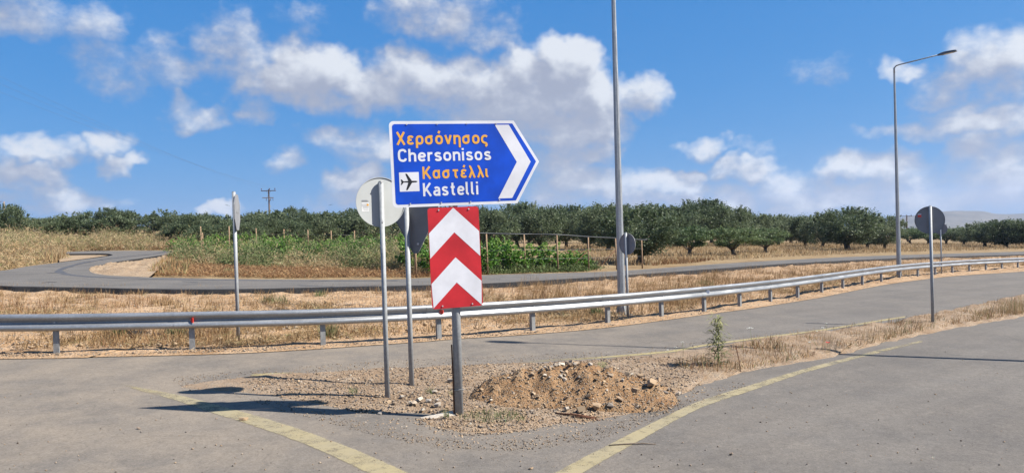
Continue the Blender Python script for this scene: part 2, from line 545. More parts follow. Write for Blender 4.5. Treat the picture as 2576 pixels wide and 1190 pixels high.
def np_mesh(name, V, faces, tint=None):
    """faces: list of int arrays (n,k); tint: list of float arrays, one value per face"""
    me = bpy.data.meshes.new(name)
    V = np.asarray(V, dtype=np.float32)
    me.vertices.add(len(V))
    me.vertices.foreach_set('co', V.ravel())
    tot = np.concatenate([np.full(len(f), f.shape[1]) for f in faces])
    idx = np.concatenate([f.ravel() for f in faces])
    me.loops.add(len(idx))
    me.loops.foreach_set('vertex_index', idx.astype(np.int32))
    me.polygons.add(len(tot))
    st = np.concatenate([[0], np.cumsum(tot)[:-1]])
    me.polygons.foreach_set('loop_start', st.astype(np.int32))
    me.polygons.foreach_set('loop_total', tot.astype(np.int32))
    if tint is not None:
        a = me.attributes.new('tint', 'FLOAT', 'FACE')
        a.data.foreach_set('value', np.concatenate(tint).astype(np.float32))
    me.update(calc_edges=True)
    return me


class MB:
    """collects simple shapes into one mesh"""
    def __init__(s):
        s.v = []
        s.f = []
        s.sm = []

    def add(s, vs, fs, smooth=False):
        o = len(s.v)
        s.v += [tuple(v) for v in vs]
        s.f += [tuple(i + o for i in f) for f in fs]
        s.sm += [smooth] * len(fs)
        return s

    def box(s, c, size, rz=0., M=None):
        x, y, z = (a / 2 for a in size)
        m = Matrix.Rotation(rz, 3, 'Z') if M is None else M
        vs = [Vector(c) + m @ Vector((i * x, j * y, k * z)) for i in (-1, 1) for j in (-1, 1) for k in (-1, 1)]
        return s.add(vs, [(0, 1, 3, 2), (4, 6, 7, 5), (0, 4, 5, 1), (2, 3, 7, 6), (0, 2, 6, 4), (1, 5, 7, 3)])

    def tube(s, pts, radii, n=10, caps=True, smooth=True, phase=0.):
        pts = [Vector(p) for p in pts]
        if not isinstance(radii, (list, tuple)):
            radii = [radii] * len(pts)
        vs = []
        up = None
        for i, p in enumerate(pts):
            t = (pts[min(i + 1, len(pts) - 1)] - pts[max(i - 1, 0)]).normalized()
            if up is None:
                up = Vector((0, 1, 0)) if abs(t.z) > .9 else Vector((0, 0, 1))
            a = t.cross(up).normalized()
            b = a.cross(t).normalized()
            up = b
            for k in range(n):
                w = 2 * math.pi * k / n + phase
                vs.append(p + a * math.cos(w) * radii[i] + b * math.sin(w) * radii[i])
        fs = []
        for i in range(len(pts) - 1):
            for k in range(n):
                fs.append((i * n + k, i * n + (k + 1) % n, (i + 1) * n + (k + 1) % n, (i + 1) * n + k))
        s.add(vs, fs, smooth)
        if caps:
            o = len(s.v) - len(vs)
            s.f += [tuple(o + k for k in range(n))[::-1], tuple(o + (len(pts) - 1) * n + k for k in range(n))]
            s.sm += [False, False]
        return s

    def prism(s, poly, M, t0, t1):
        """2-D outline (u,v) pushed from t0 to t1 along the third axis of M (4x4)"""
        n = len(poly)
        vs = [M @ Vector((u, v, t)) for t in (t0, t1) for u, v in poly]
        fs = [tuple(range(n))[::-1], tuple(range(n, 2 * n))]
        fs += [(i, (i + 1) % n, n + (i + 1) % n, n + i) for i in range(n)]
        return s.add(vs, fs)

    def build(s, name, mat, parent=None, recalc=True):
        me = bpy.data.meshes.new(name)
        me.from_pydata([tuple(v) for v in s.v], [], s.f)
        me.polygons.foreach_set('use_smooth', s.sm)
        if recalc:
            bm = bmesh.new()
            bm.from_mesh(me)
            bmesh.ops.recalc_face_normals(bm, faces=bm.faces)
            bm.to_mesh(me)
            bm.free()
        me.update()
        return link(name, me, mat, parent)


def copy_tree(o, parent=None):
    c = o.copy()
    COL.objects.link(c)
    c.parent = parent
    for ch in list(o.children):
        copy_tree(ch, c)
    return c


def catmull(pts, n=8):
    pts = [Vector(p) for p in pts]
    out = []
    for i in range(len(pts) - 1):
        p0, p1, p2, p3 = pts[max(i - 1, 0)], pts[i], pts[i + 1], pts[min(i + 2, len(pts) - 1)]
        for k in range(n):
            t = k / n
            out.append(.5 * ((2 * p1) + (p2 - p0) * t + (2 * p0 - 5 * p1 + 4 * p2 - p3) * t * t + (3 * p1 - p0 - 3 * p2 + p3) * t ** 3))
    out.append(pts[-1])
    return out


def sheet(name, pts, mat, parent=None, lift=0., skirt=0., skirt_mat=None):
    """flat area from a world outline, triangulated; optional skirt down its rim"""
    pts = [Vector(p) + Vector((0, 0, lift)) for p in pts]
    tri = geometry.tessellate_polygon([[Vector((p.x, p.y, 0)) for p in pts]])
    b = MB()
    b.add(pts, [tuple(t) for t in tri])
    n = len(pts)
    me = bpy.data.meshes.new(name)
    vs = list(b.v)
    fs = list(b.f)
    if skirt:
        cx_ = sum((p.x for p in pts)) / n
        vs += [(p.x, p.y, p.z - skirt) for p in pts]
        fs += [(i, (i + 1) % n, n + (i + 1) % n, n + i) for i in range(n)]
    me.from_pydata(vs, [], fs)
    me.materials.append(mat)
    if skirt:
        me.materials.append(skirt_mat)
        for p in me.polygons[len(tri):]:
            p.material_index = 1
    bm = bmesh.new()
    bm.from_mesh(me)
    for f in bm.faces:
        if f.material_index == 0 and f.normal.z < 0:
            f.normal_flip()
    bm.to_mesh(me)
    bm.free()
    return link(name, me, None, parent)


# ------------------------------------------------------------------ the land
def make_land():
    ys = np.concatenate([np.linspace(-60, 10, 15), np.geomspace(12, 5600, 110)])
    us = np.linspace(-1.6, 1.6, 150)
    V = []
    for y in ys:
        wd = max(90, y * .95) / 1.6
        x = us * wd
        V.append(np.stack([x, np.full_like(x, y), T(x, np.full_like(x, y)) - .03], 1))
    V = np.concatenate(V)
    n = len(us)
    i, j = np.meshgrid(np.arange(len(ys) - 1), np.arange(n - 1), indexing='ij')
    a = (i * n + j).ravel()
    F = np.stack([a, a + 1, a + n + 1, a + n], 1)
    o = link('ground', np_mesh('ground', V, [F]), M_LAND)
    tag(o, kind='structure')


make_land()

# outer edge of the asphalt along the guard rail (photograph pixels -> ground)
EDGE_PX = [(0, 898), (252, 893), (645, 882.5), (1037, 857.7), (1162, 848), (1327, 838), (1534, 820), (1773, 788.6), (1894, 772.7), (1990, 758),
           (2065, 745.5), (2216, 716), (2320, 702), (2405, 693), (2576, 681.5)]
EDGE = [Vector((-60, 8.5, 0)), Vector((-25, 11.0, 0))] + gpv(EDGE_PX) + [Vector((60, 66, 0)), Vector((110, 100, 0))]
EDGE = catmull(EDGE, 6)
NEAR_SIDE = [Vector(p) for p in ((116, 92, 0), (64, 56, 0), (40, 40, 0), (24, 25.5, 0), (12.4, 12.6, 0), (6.2, 5.4, 0), (1.5, -1.5, 0), (-8, -14, 0), (-20, -30, 0), (-60, -30, 0))]
road = sheet('road', [Vector((p.x, p.y, -SLOPE * p.x)) for p in EDGE + NEAR_SIDE], M_ROAD)
tag(road, kind='structure')


def band(name, A_px, B_px, mat, parent, lift, n=6, wear=(0., 0.)):
    """painted band between two pixel polylines of equal length; wear at its two ends"""
    a, b = catmull(gpv(A_px), n), catmull(gpv(B_px), n)
    V, ac, we = [], [], []
    L = len(a)
    for i, (p, q) in enumerate(zip(a, b)):
        for k in range(5):
            r = p.lerp(q, k / 4)
            V.append((r.x, r.y, r.z + lift))
            ac.append(k / 2 - 1)
            t = i / (L - 1)
            we.append(wear[0] * max(0, 1 - t * 3) + wear[1] * max(0, 1 - (1 - t) * 2.2))
    F = [(5 * i + k, 5 * i + k + 1, 5 * i + k + 6, 5 * i + k + 5) for i in range(L - 1) for k in range(4)]
    o = MB().add(V, F).build(name, mat, parent, False)
    me = o.data
    if me.polygons[0].normal.z < 0:
        me.flip_normals()
    for nm, vals in (('across', ac), ('wear', we)):
        me.attributes.new(nm, 'FLOAT', 'POINT').data.foreach_set('value', vals)
    return o


band('road_marking', [(300, 962), (345, 972), (450, 992), (570, 1022), (720, 1065), (870, 1118), (1000, 1172), (1090, 1215)],
     [(310, 970), (360, 986), (440, 1008), (520, 1036), (640, 1075), (770, 1122), (880, 1172), (960, 1215)], M_YEL, road, .004, wear=(.2, 0))
band('road_marking', [(1340, 1215), (1387, 1189), (1527, 1117), (1668, 1048), (1756, 1008), (1894, 964.6), (2010, 930), (2110, 904), (2200, 882), (2320, 855)],
     [(1430, 1215), (1472, 1189), (1618, 1106), (1745, 1036), (1810, 1010), (1894, 982.8), (2010, 943), (2110, 914.5), (2200, 891), (2320, 861)], M_YEL, road, .004, wear=(0, .12))
band('road_marking', [(1276, 914), (1382, 903.5), (1509, 896.5), (1690, 880.3), (1768, 866.5), (1895, 849.6), (2065, 828), (2235, 801), (2277, 795)],
     [(1276, 919), (1382, 908.5), (1509, 901.5), (1690, 886), (1768, 871.5), (1895, 854), (2065, 832.5), (2235, 805), (2277, 798.3)], M_YEL2, road, .004, wear=(.35, 0))
band('road_marking', [(628, 940), (680, 938), (760, 935)], [(635, 949), (690, 944), (765, 939)], M_YEL2, road, .004, wear=(.25, .3))

# ------------------------------------------------------------------ service road behind the rail
z2 = lambda x, y: (x * .4245, 442 + y * .4245)
SR_NEAR = [(2720, 635.5), (2576, 640), (2400, 645), (2200, 652), (2000, 662), (1800, 676), (1650, 687), (1500, 697), (1240, 712), (1000, 719), (800, 723), (600, 727), (400, 727), (200, 723), (0, 719), (-130, 708), (-200, 697)]
SR_FAR = [(-150, 690), (0, 681), (75, 669), z2(350, 514), z2(520, 492), z2(650, 474), z2(662, 466), z2(600, 461), z2(350, 462), z2(345, 455), z2(500, 447), z2(800, 444), z2(1000, 445),
          z2(1058, 450), z2(1050, 456), z2(960, 470), z2(850, 487), z2(700, 508), z2(600, 529), z2(545, 543), z2(527, 556), z2(550, 575), z2(640, 589), z2(800, 597), z2(1000, 604), z2(1300, 610), z2(1700, 614), z2(2023, 615),
          (1000, 702), (1240, 691), (1500, 684), (1650, 675), (1800, 664), (2000, 652.5), (2200, 643.5), (2400, 637.5), (2576, 632.5), (2720, 629)]


def gp_flat(px, py, h):
    d = ray(px, py)
    t = (h - CAMP.z) / (d.z + SLOPE * d.x)
    return CAMP + d * t


sr = catmull([gp_flat(x, y, .28) for x, y in SR_NEAR], 6) + catmull([gp_flat(x, y, .28) for x, y in SR_FAR], 6)
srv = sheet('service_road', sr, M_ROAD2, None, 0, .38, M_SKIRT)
tag(srv, kind='structure')
# ragged dark rim of broken asphalt along the near edge
rim = catmull([gp_flat(x, y, .28) for x, y in SR_NEAR], 24)
V, F = [], []
for i, p in enumerate(rim):
    j = .10 * mnoise.noise(Vector((p.x * 1.7, p.y * 1.7, 3)))
    k = .08 * mnoise.noise(Vector((p.x * 3.1, p.y * 3.1, 9)))
    V += [(p.x, p.y + .03 + j * .3, p.z + .006), (p.x, p.y - .05 + j, p.z - .02), (p.x, p.y - .22 + j * 1.6 + k, p.z - .27)]
for i in range(len(rim) - 1):
    for c in (0, 1):
        F.append((3 * i + c, 3 * i + c + 1, 3 * i + c + 4, 3 * i + c + 3))
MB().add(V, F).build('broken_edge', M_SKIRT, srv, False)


def ribbon(name, px, wid, mat, parent, h):
    pts = catmull([gp_flat(x, y, h) for x, y in px], 10)
    V, F = [], []
    for i, p in enumerate(pts):
        t = pts[min(i + 1, len(pts) - 1)] - pts[max(i - 1, 0)]
        n = Vector((-t.y, t.x, 0)).normalized() * wid * .5 * (.7 + .5 * mnoise.noise(Vector((p.x * .6, p.y * .6, 1))))
        V += [p + n, p - n]
    for i in range(len(pts) - 1):
        F.append((2 * i, 2 * i + 1, 2 * i + 3, 2 * i + 2))
    return MB().add(V, F).build(name, mat, parent, True)


ribbon('tar_joint', [z2(985, 450), z2(880, 466), z2(700, 484), z2(520, 510), z2(400, 540), z2(350, 562), z2(375, 578), z2(460, 592), z2(620, 602), z2(900, 611), z2(1300, 617), z2(1700, 620), (859, 706), (1000, 705)], .45, M_SEAL, srv, .286)
ribbon('tar_joint', [z2(280, 577), z2(330, 574)], .3, M_SEAL, srv, .286)
ribbon('tar_joint', [z2(250, 632), z2(330, 627)], .25, M_SEAL, srv, .286)
ribbon('tar_joint', [z2(1080, 625), z2(1170, 630)], .2, M_SEAL, srv, .286)
ribbon('tar_joint', [(750, 717.5), (850, 721), (950, 718)], .25, M_SEAL, srv, .286)
ribbon('tar_joint', [(1190, 700), (1260, 701)], .2, M_SEAL, srv, .286)
ribbon('tar_joint', [(1560, 686), (1700, 676), (1800, 668.5)], .2, M_SEAL, srv, .286)


def loft(name, A, B, mat, nu, nv, hfun, parent=None):
    """sheet between two world polylines with its own height"""
    a, b = resample(A, nu), resample(B, nu)
    V = []
    for i in range(nu):
        for j in range(nv):
            t = j / (nv - 1)
            p = a[i].lerp(b[i], t)
            V.append((p.x, p.y, -SLOPE * p.x + hfun(p.x, p.y, t)))
    F = np.array([(i * nv + j, (i + 1) * nv + j, (i + 1) * nv + j + 1, i * nv + j + 1) for i in range(nu - 1) for j in range(nv - 1)])
    me = np_mesh(name, V, [F])
    if me.polygons[len(me.polygons) // 2].normal.z < 0:
        me.flip_normals()
    me.polygons.foreach_set('use_smooth', [True] * len(me.polygons))
    return link(name, me, mat, parent)


def resample(P, n):
    P = [Vector(p) for p in P]
    L = [0]
    for i in range(1, len(P)):
        L.append(L[-1] + (P[i] - P[i - 1]).length)
    out = []
    k = 0
    for i in range(n):
        s = L[-1] * i / (n - 1)
        while k < len(P) - 2 and L[k + 1] < s:
            k += 1
        out.append(P[k].lerp(P[k + 1], (s - L[k]) / max(L[k + 1] - L[k], 1e-6)))
    return out


def N3(x, y, s, o=0.):
    return mnoise.fractal(Vector((x * s, y * s, o)), .9, 2.1, 5)


def verge_h(x, y, t):
    e = min(1, t / .12) * min(1, (1 - t) / .08)
    return .012 + e * (.05 + .09 * N3(x, y, .45, 2.) + .07 * N3(x, y, 1.9, 7) + .03 * N3(x, y, 6, 17)) + .05 * ss(.45, .8, t) * ss(1., .93, t)


bA = [gp_flat(*z2(x, y), .27) for x, y in ((527, 556), (550, 577), (640, 591), (760, 597), (880, 601))]
bB = [gp_flat(*z2(x, y), .27) for x, y in ((529, 553), (545, 543), (600, 528), (700, 507), (850, 486), (960, 469), (1050, 456), (1095, 458))]


def bank_h(x, y, t):
    e = min(1, t / .25) * min(1, (1 - t) / .3)
    return .27 - .16 * t + e * (.10 + .16 * N3(x, y, .55, 4) + .10 * N3(x, y, 1.8, 14))


tag(loft('bank', catmull(bA, 5), catmull(bB, 5), M_PALE, 70, 26, bank_h), kind='structure')
vedge = [p + Vector((0, -.25, 0)) for p in catmull([Vector((-25, 11.0, 0))] + gpv(EDGE_PX) + [Vector((44, 55, 0))], 6)]
vfar = catmull([gp_flat(x, y + 1, .1) for x, y in SR_NEAR[::-1][1:]], 6)
verge = loft('verge', vedge, vfar, M_VERGE, 420, 110, verge_h)
tag(verge, kind='structure')

# pale cut bank inside the bend of the service road
PB2 = [z2(x, y) for x, y in ((352, 513), (520, 491), (648, 473), (658, 467), (600, 463), (352, 464))]
tag(sheet('dirt_strip', [gp_flat(x, y, .14) for x, y in PB2], M_PALE, None, .02), kind='structure')

# ------------------------------------------------------------------ traffic island
IS_FAR = [(430, 972), (560, 955), (700, 944), (940, 926), (1150, 914), (1290, 906), (1420, 902), (1560, 893), (1720, 876), (1900, 853), (2080, 833), (2290, 803), (2440, 772), (2576, 741), (2720, 715)]
IS_NEAR = [(440, 976), (600, 988), (760, 1015), (900, 1050), (1050, 1088), (1180, 1106), (1320, 1098), (1480, 1072), (1640, 1026), (1730, 985), (1860, 944), (2080, 902), (2330, 842), (2576, 800), (2720, 772)]
PC = gp(1440, 1003)                 # mound centre
CHEV = gp(1155, 1050)               # foot of the direction sign


def isle_h(x, y, t):
    e = min(1, min(t, 1 - t) / .22)
    e = e * e * (3 - 2 * e)
    far = ss(2.5, 6, x)
    h = -.012 + e * (.075 + .030 * N3(x, y, 1.1, 5) + .012 * N3(x, y, 5, 8)) + e * far * (.06 + .09 * N3(x, y, .8, 11))
    # hole dug beside the sign foot, and the dip where the tall weed stands
    h = h * float(ss(-5.6, -3.6, x)) - .02 * float(ss(-4.0, -5.6, x))
    h -= .10 * math.exp(-.5 * (((x - CHEV.x + .62) / .22) ** 2 + ((y - CHEV.y - .12) / .10) ** 2))
    h += .03 * math.exp(-.5 * (((x - CHEV.x + .55) / .35) ** 2 + ((y - CHEV.y - .42) / .14) ** 2))
    return max(h, -.03)


def jitter(P, a, s):
    return [p + Vector((mnoise.noise(Vector((p.x * s, p.y * s, 1))), mnoise.noise(Vector((p.x * s, p.y * s, 5))), 0)) * a for p in P]


isN = jitter(catmull(gpv(IS_NEAR), 20), .16, 2.1)
isF = jitter(catmull(gpv(IS_FAR), 20), .14, 2.1)
island = loft('traffic_island', isN, isF, M_ISLE, 420, 40, isle_h)
tag(island, kind='structure')
_isv = np.array([v.co[:] for v in island.data.vertices])


def isle_z(x, y):
    """top of the island near (x,y)"""
    d = (_isv[:, 0] - x) ** 2 + (_isv[:, 1] - y) ** 2
    return float(_isv[d.argmin(), 2])


# the heap of dug soil
def mound_h(x, y):
    dx, dy = x - PC.x, y - PC.y
    h = .47 * math.exp(-(abs(dx - .02) / .98) ** 2.1 - (abs(dy - .05) / .62) ** 2.2)
    h += .17 * math.exp(-((dx + 1.05) / .50) ** 2 - ((dy + .10) / .42) ** 2)
    h += .13 * math.exp(-((dx - 1.05) / .45) ** 2 - ((dy - .14) / .42) ** 2)
    h -= .10 * math.exp(-((dx + .05) / .22) ** 2 - ((dy + .28) / .2) ** 2)
    rough = .55 * ss(.02, .2, h)
    edge = max(abs(dx - .05) / 1.9, abs(dy) / 1.15)
    return h + rough * (.13 * N3(x, y, 2.6, 3) + .08 * N3(x, y, 8, 6)) - .055 - .15 * ss(.6, .95, edge)


V = []
nx, ny = 150, 90
for i in range(nx):
    for j in range(ny):
        x = PC.x - 1.9 + 3.9 * i / (nx - 1)
        y = PC.y - 1.15 + 2.4 * j / (ny - 1)
        hh = mound_h(x, y)
        V.append((x, y, -SLOPE * x + (.055 + hh if hh > .015 else .07 - (.015 - hh) * 3)))
F = np.array([(i * ny + j, (i + 1) * ny + j, (i + 1) * ny + j + 1, i * ny + j + 1) for i in range(nx - 1) for j in range(ny - 1)])
me = np_mesh('dirt_mound', V, [F])
me.polygons.foreach_set('use_smooth', [True] * len(me.polygons))
mound = link('dirt_mound', me, M_MOUND)
tag(mound, 'heap of orange brown dug soil and stones on the island beside the sign post', 'mound')


def surf(x, y):
    z = isle_z(x, y)
    if abs(x - PC.x) < 1.85 and abs(y - PC.y) < 1.1:
        z = max(z, -SLOPE * x + .055 + mound_h(x, y))
    return z


# stones
def rock_mesh(name, seed, npt=11):
    r = random.Random(seed)
    bm = bmesh.new()
    for _ in range(npt):
        d = Vector((r.gauss(0, 1), r.gauss(0, 1), r.gauss(0, 1))).normalized()
        d *= r.uniform(.82, 1.12)
        bm.verts.new((d.x, d.y * r.uniform(.7, .9), d.z * .68))
    res = bmesh.ops.convex_hull(bm, input=bm.verts)
    for v in [v for v in bm.verts if not v.link_faces]:
        bm.verts.remove(v)
    me = bpy.data.meshes.new(name)
    bm.to_mesh(me)
    bm.free()
    a = me.attributes.new('tint', 'FLOAT', 'FACE')
    a.data.foreach_set('value', [.5] * len(me.polygons))
    me.materials.append(M_STONE)
    return me


def rock_var(seed, tint):
    me = rock_mesh('stone', seed, 12)
    me.attributes['tint'].data.foreach_set('value', [tint] * len(me.polygons))
    return me


ROCKS = [rock_var(s, t) for s, t in ((1, .5), (2, .62), (3, .72), (4, .3), (5, .78), (6, .9), (7, .55), (8, .2), (9, .68), (10, .97))]


def stone(x, y, z, r, parent, k=None, sink=.25):
    me = ROCKS[random.randrange(10) if k is None else k]
    o = link('stone', me, None, parent)
    o.location = (x, y, z + r * (.68 - sink))
    o.rotation_euler = (random.uniform(-.4, .4), random.uniform(-.4, .4), random.uniform(0, 6.28))
    o.scale = (r * random.uniform(.9, 1.25), r * random.uniform(.8, 1.1), r * random.uniform(.75, 1.1))
    return o


random.seed(21)
# stones of the heap: rim boulders on its right foot, a crest of stones, scattered over the slopes
for px, py, r, k in ((1640, 1003, .12, 4), (1500, 1030, .095, 6), (1560, 1022, .075, 3), (1600, 1010, .07, 6), (1460, 1035, .075, 2), (1690, 992, .06, 0), (1610, 990, .075, 4),
                     (1535, 1028, .06, 3), (1580, 995, .06, 2), (1655, 985, .06, 3), (1480, 1022, .05, 6), (1425, 1034, .05, 5), (1675, 1003, .05, 7), (1705, 985, .05, 8)):
    q = gp(px, py, .05)
    stone(q.x, q.y, surf(q.x, q.y), r * (.85 if r > .1 else 1.05), mound, k, .15)
for i in range(160):
    a = random.uniform(0, 6.283)
    rr = random.random() ** .5
    x = PC.x + .05 + 1.55 * rr * math.cos(a)
    y = PC.y - .05 + .95 * rr * math.sin(a)
    if mound_h(x, y) < .02:
        continue
    stone(x, y, surf(x, y), random.choice((.016, .02, .022, .026, .03, .034, .042)), mound)
for i in range(42):                                   # crest
    x = PC.x + random.gauss(-.12, .33)
    y = PC.y + random.gauss(.0, .16)
    stone(x, y, surf(x, y), random.uniform(.025, .055), mound, random.choice((4, 2, 6, 5, 1)))
# stones lying about on the island
for px, py, r, k in ((1268, 952, .075, 1), (1132, 962, .07, 8), (1092, 990, .05, 4), (1012, 1002, .05, 5), (1055, 1010, .07, 5), (1040, 1018, .055, 9), (1078, 1014, .05, 5), (978, 1010, .06, 1),
                     (992, 1016, .04, 5), (1062, 1026, .05, 5), (940, 1022, .04, 3), (955, 1030, .04, 5), (1100, 1022, .055, 8), (1125, 1030, .06, 3), (905, 1022, .035, 6), (1027, 1034, .03, 0)):
    q = gp(px, py, .06)
    stone(q.x, q.y, surf(q.x, q.y), r, island, k)
n_st = 0
while n_st < 230:
    px, py = random.uniform(620, 1720), random.uniform(915, 1085)
    q = gp(px, py, .05)
    z = isle_z(q.x, q.y)
    if z + SLOPE * q.x < .02 or mound_h(q.x, q.y) > .06:
        continue
    stone(q.x, q.y, z, random.choice((.014, .016, .018, .02, .022, .026, .03)), island)
    n_st += 1


def scatter_px(poly, n, seed):
    """n points even over a pixel polygon"""
    r = np.random.default_rng(seed)
    P = np.array(poly, float)
    lo, hi = P.min(0), P.max(0)
    out = []
    tot = 0
    while tot < n:
        q = r.uniform(lo, hi, (n * 2, 2))
        m = inpoly(q, P)
        out.append(q[m])
        tot += m.sum()
    return np.concatenate(out)[:n]


def inpoly(q, P):
    x, y = q[:, 0], q[:, 1]
    m = np.zeros(len(q), bool)
    n = len(P)
    for i in range(n):
        x0, y0 = P[i]
        x1, y1 = P[(i + 1) % n]
        c = ((y0 > y) != (y1 > y))
        with np.errstate(divide='ignore', invalid='ignore'):
            xi = (x1 - x0) * (y - y0) / (y1 - y0) + x0
        m ^= c & (x < xi)
    return m


CR = np.array([list(r) for r in CAMR])


def gp_np(q, h=0.):
    """the same for many pixels of the near, plain ground"""
    d = np.stack([(q[:, 0] - CX) / FD, -(q[:, 1] - CY) / FD, -np.ones(len(q))], 1) @ CR.T
    t = (h - CAMH) / (d[:, 2] + SLOPE * d[:, 0])
    p = d * t[:, None]
    p[:, 2] = -SLOPE * p[:, 0]
    return p


def gravel(name, P, size, seed, parent=None, tlo=0., thi=1.):
    """thousands of tiny octahedral chips as one mesh"""
    r = np.random.default_rng(seed)
    n = len(P)
    base = np.array([(1, 0, 0), (-1, 0, 0), (0, 1, 0), (0, -1, 0), (0, 0, 1), (0, 0, -1)], float)
    fc = np.array([(0, 2, 4), (2, 1, 4), (1, 3, 4), (3, 0, 4), (2, 0, 5), (1, 2, 5), (3, 1, 5), (0, 3, 5)])
    V = base[None] * r.uniform(.6, 1.3, (n, 6, 1))
    V = V + r.normal(0, .18, V.shape)
    a = r.uniform(0, 6.283, n)
    ca, sa = np.cos(a), np.sin(a)
    x = V[:, :, 0] * ca[:, None] - V[:, :, 1] * sa[:, None]
    y = V[:, :, 0] * sa[:, None] + V[:, :, 1] * ca[:, None]
    sz = size[0] * (size[1] / size[0]) ** (r.random(n) ** 2.2)
    V = np.stack([x, y * .85, V[:, :, 2] * .62], 2) * sz[:, None, None] + P[:, None, :]
    V[:, :, 2] += sz[:, None] * .25
    F = (fc[None] + (np.arange(n) * 6)[:, None, None]).reshape(-1, 3)
    t = np.repeat(r.uniform(tlo, thi, n), 8)
    o = link(name, np_mesh(name, V.reshape(-1, 3), [F], [t]), M_STONE, parent)
    tag(o, kind='stuff')
    return o


IS_POLY = IS_FAR + IS_NEAR[::-1]
q = scatter_px([(600, 958), (940, 928), (1290, 908), (1560, 896), (1730, 900), (1775, 968), (1680, 1030), (1480, 1070), (1320, 1096), (1180, 1104), (1050, 1086), (900, 1048), (760, 1013)], 22000, 5)
p = gp_np(q, .05)
step = 250
for i in range(0, len(p), step):
    blk = p[i:i + step]
    d = (_isv[None, :, 0] - blk[:, None, 0]) ** 2 + (_isv[None, :, 1] - blk[:, None, 1]) ** 2
    blk[:, 2] = _isv[d.argmin(1), 2]
for i in range(len(p)):
    if abs(p[i, 0] - PC.x) < 1.85 and abs(p[i, 1] - PC.y) < 1.1:
        p[i, 2] = max(p[i, 2], -SLOPE * p[i, 0] + .055 + mound_h(p[i, 0], p[i, 1]))
gravel('gravel', p, (.005, .026), 6, None, .05, 1.)
tag(bpy.data.objects['gravel'], 'loose gravel spread over the traffic island', 'gravel')
# grit strayed on to the asphalt round the island and along its far edge
q = np.concatenate([scatter_px([(420, 950), (700, 925), (1000, 905), (1300, 892), (1600, 880), (1900, 842), (2300, 792), (2300, 806), (1900, 858), (1560, 898), (1290, 912), (940, 934), (600, 965), (470, 985)], 3200, 8),
                    scatter_px([(560, 985), (760, 1018), (900, 1056), (1050, 1094), (1180, 1112), (1320, 1105), (1480, 1080), (1640, 1035), (1730, 996), (1860, 955), (1880, 975), (1700, 1040), (1500, 1110), (1300, 1135), (1100, 1130), (900, 1085), (700, 1030)], 2200, 9),
                    scatter_px([(0, 985), (500, 960), (900, 1060), (1200, 1130), (1500, 1110), (1900, 960), (2500, 830), (2576, 1189), (0, 1189)], 700, 10)])
p = gp_np(q)
p[:, 2] += .003
o = gravel('road_grit', p, (.004, .016), 12, None, .1, .95)
tag(o, 'small grit scattered on the dusty asphalt round the island', 'grit')
# gravel strip under the rail
q = scatter_px([(0, 889), (250, 884), (645, 873), (1037, 850), (1327, 830), (1534, 812), (1773, 780), (1990, 750), (2216, 710), (2216, 717), (1990, 760), (1773, 790), (1534, 822), (1327, 841), (1037, 860), (645, 885), (250, 895), (0, 900)], 5000, 14)
p = gp_np(q)
p[:, 2] += .02
o = gravel('shoulder_gravel', p, (.007, .03), 15, None, .1, 1.)
tag(o, 'fine gravel along the shoulder below the guard rail', 'gravel')

# individual rocks on the asphalt
for px, py, r, k, lab in ((612, 1057, .052, 8, 'brown rock lying on the left yellow line'),
                          (349, 1079, .03, 7, 'small dark rock alone on the asphalt left of the left yellow line'),
                          (1840, 1143, .03, 3, 'grey rock on the asphalt right of the lower end of the right yellow line'),
                          (1335, 1180, .025, 8, 'small brown rock near the bottom edge between the yellow lines')):
    q = gp(px, py)
    o = stone(q.x, q.y, q.z, r, None, k)
    o.name = 'rock'
    tag(o, lab, 'rock')

# ------------------------------------------------------------------ guard rail
POST_PX = [(-215, 893), (145, 890), (485, 881), (813, 870), (1104, 853), (1340, 833.5), (1529, 814.5), (1664, 799), (1774, 784.5), (1860, 772.3), (1938, 760.5), (2006, 749), (2067, 738), (2120, 727.7), (2167, 718.3),
           (2216, 709.3), (2262, 702.3), (2309, 696.6), (2351, 692), (2395, 687.6), (2438, 684.2), (2480, 681.2), (2520, 678.8), (2560, 676.4), (2600, 674.2), (2640, 672.2)]
PB_ = [gp(*p) for p in POST_PX]
for _ in range(1):
    PB_ = [PB_[0]] + [(PB_[i - 1] + PB_[i] * 2 + PB_[i + 1]) / 4 if i > 7 else PB_[i] for i in range(1, len(PB_) - 1)] + [PB_[-1]]
rail = empty('guardrail', PB_[12])
tag(rail, 'long galvanised steel crash barrier on short posts along the far edge of the road', 'guard rail')
O = PB_[12]
PROF = [(.030, 0), (.062, .012), (.081, .042), (.081, .075), (.060, .100), (.012, .140), (.004, .155), (.012, .170), (.060, .210), (.081, .235), (.081, .268), (.062, .298), (.030, .310)]


def tangent(P, i):
    return (P[min(i + 1, len(P) - 1)] - P[max(i - 1, 0)]).normalized()


def side(t):
    return Vector((t.y, -t.x, 0)).normalized()       # towards the road


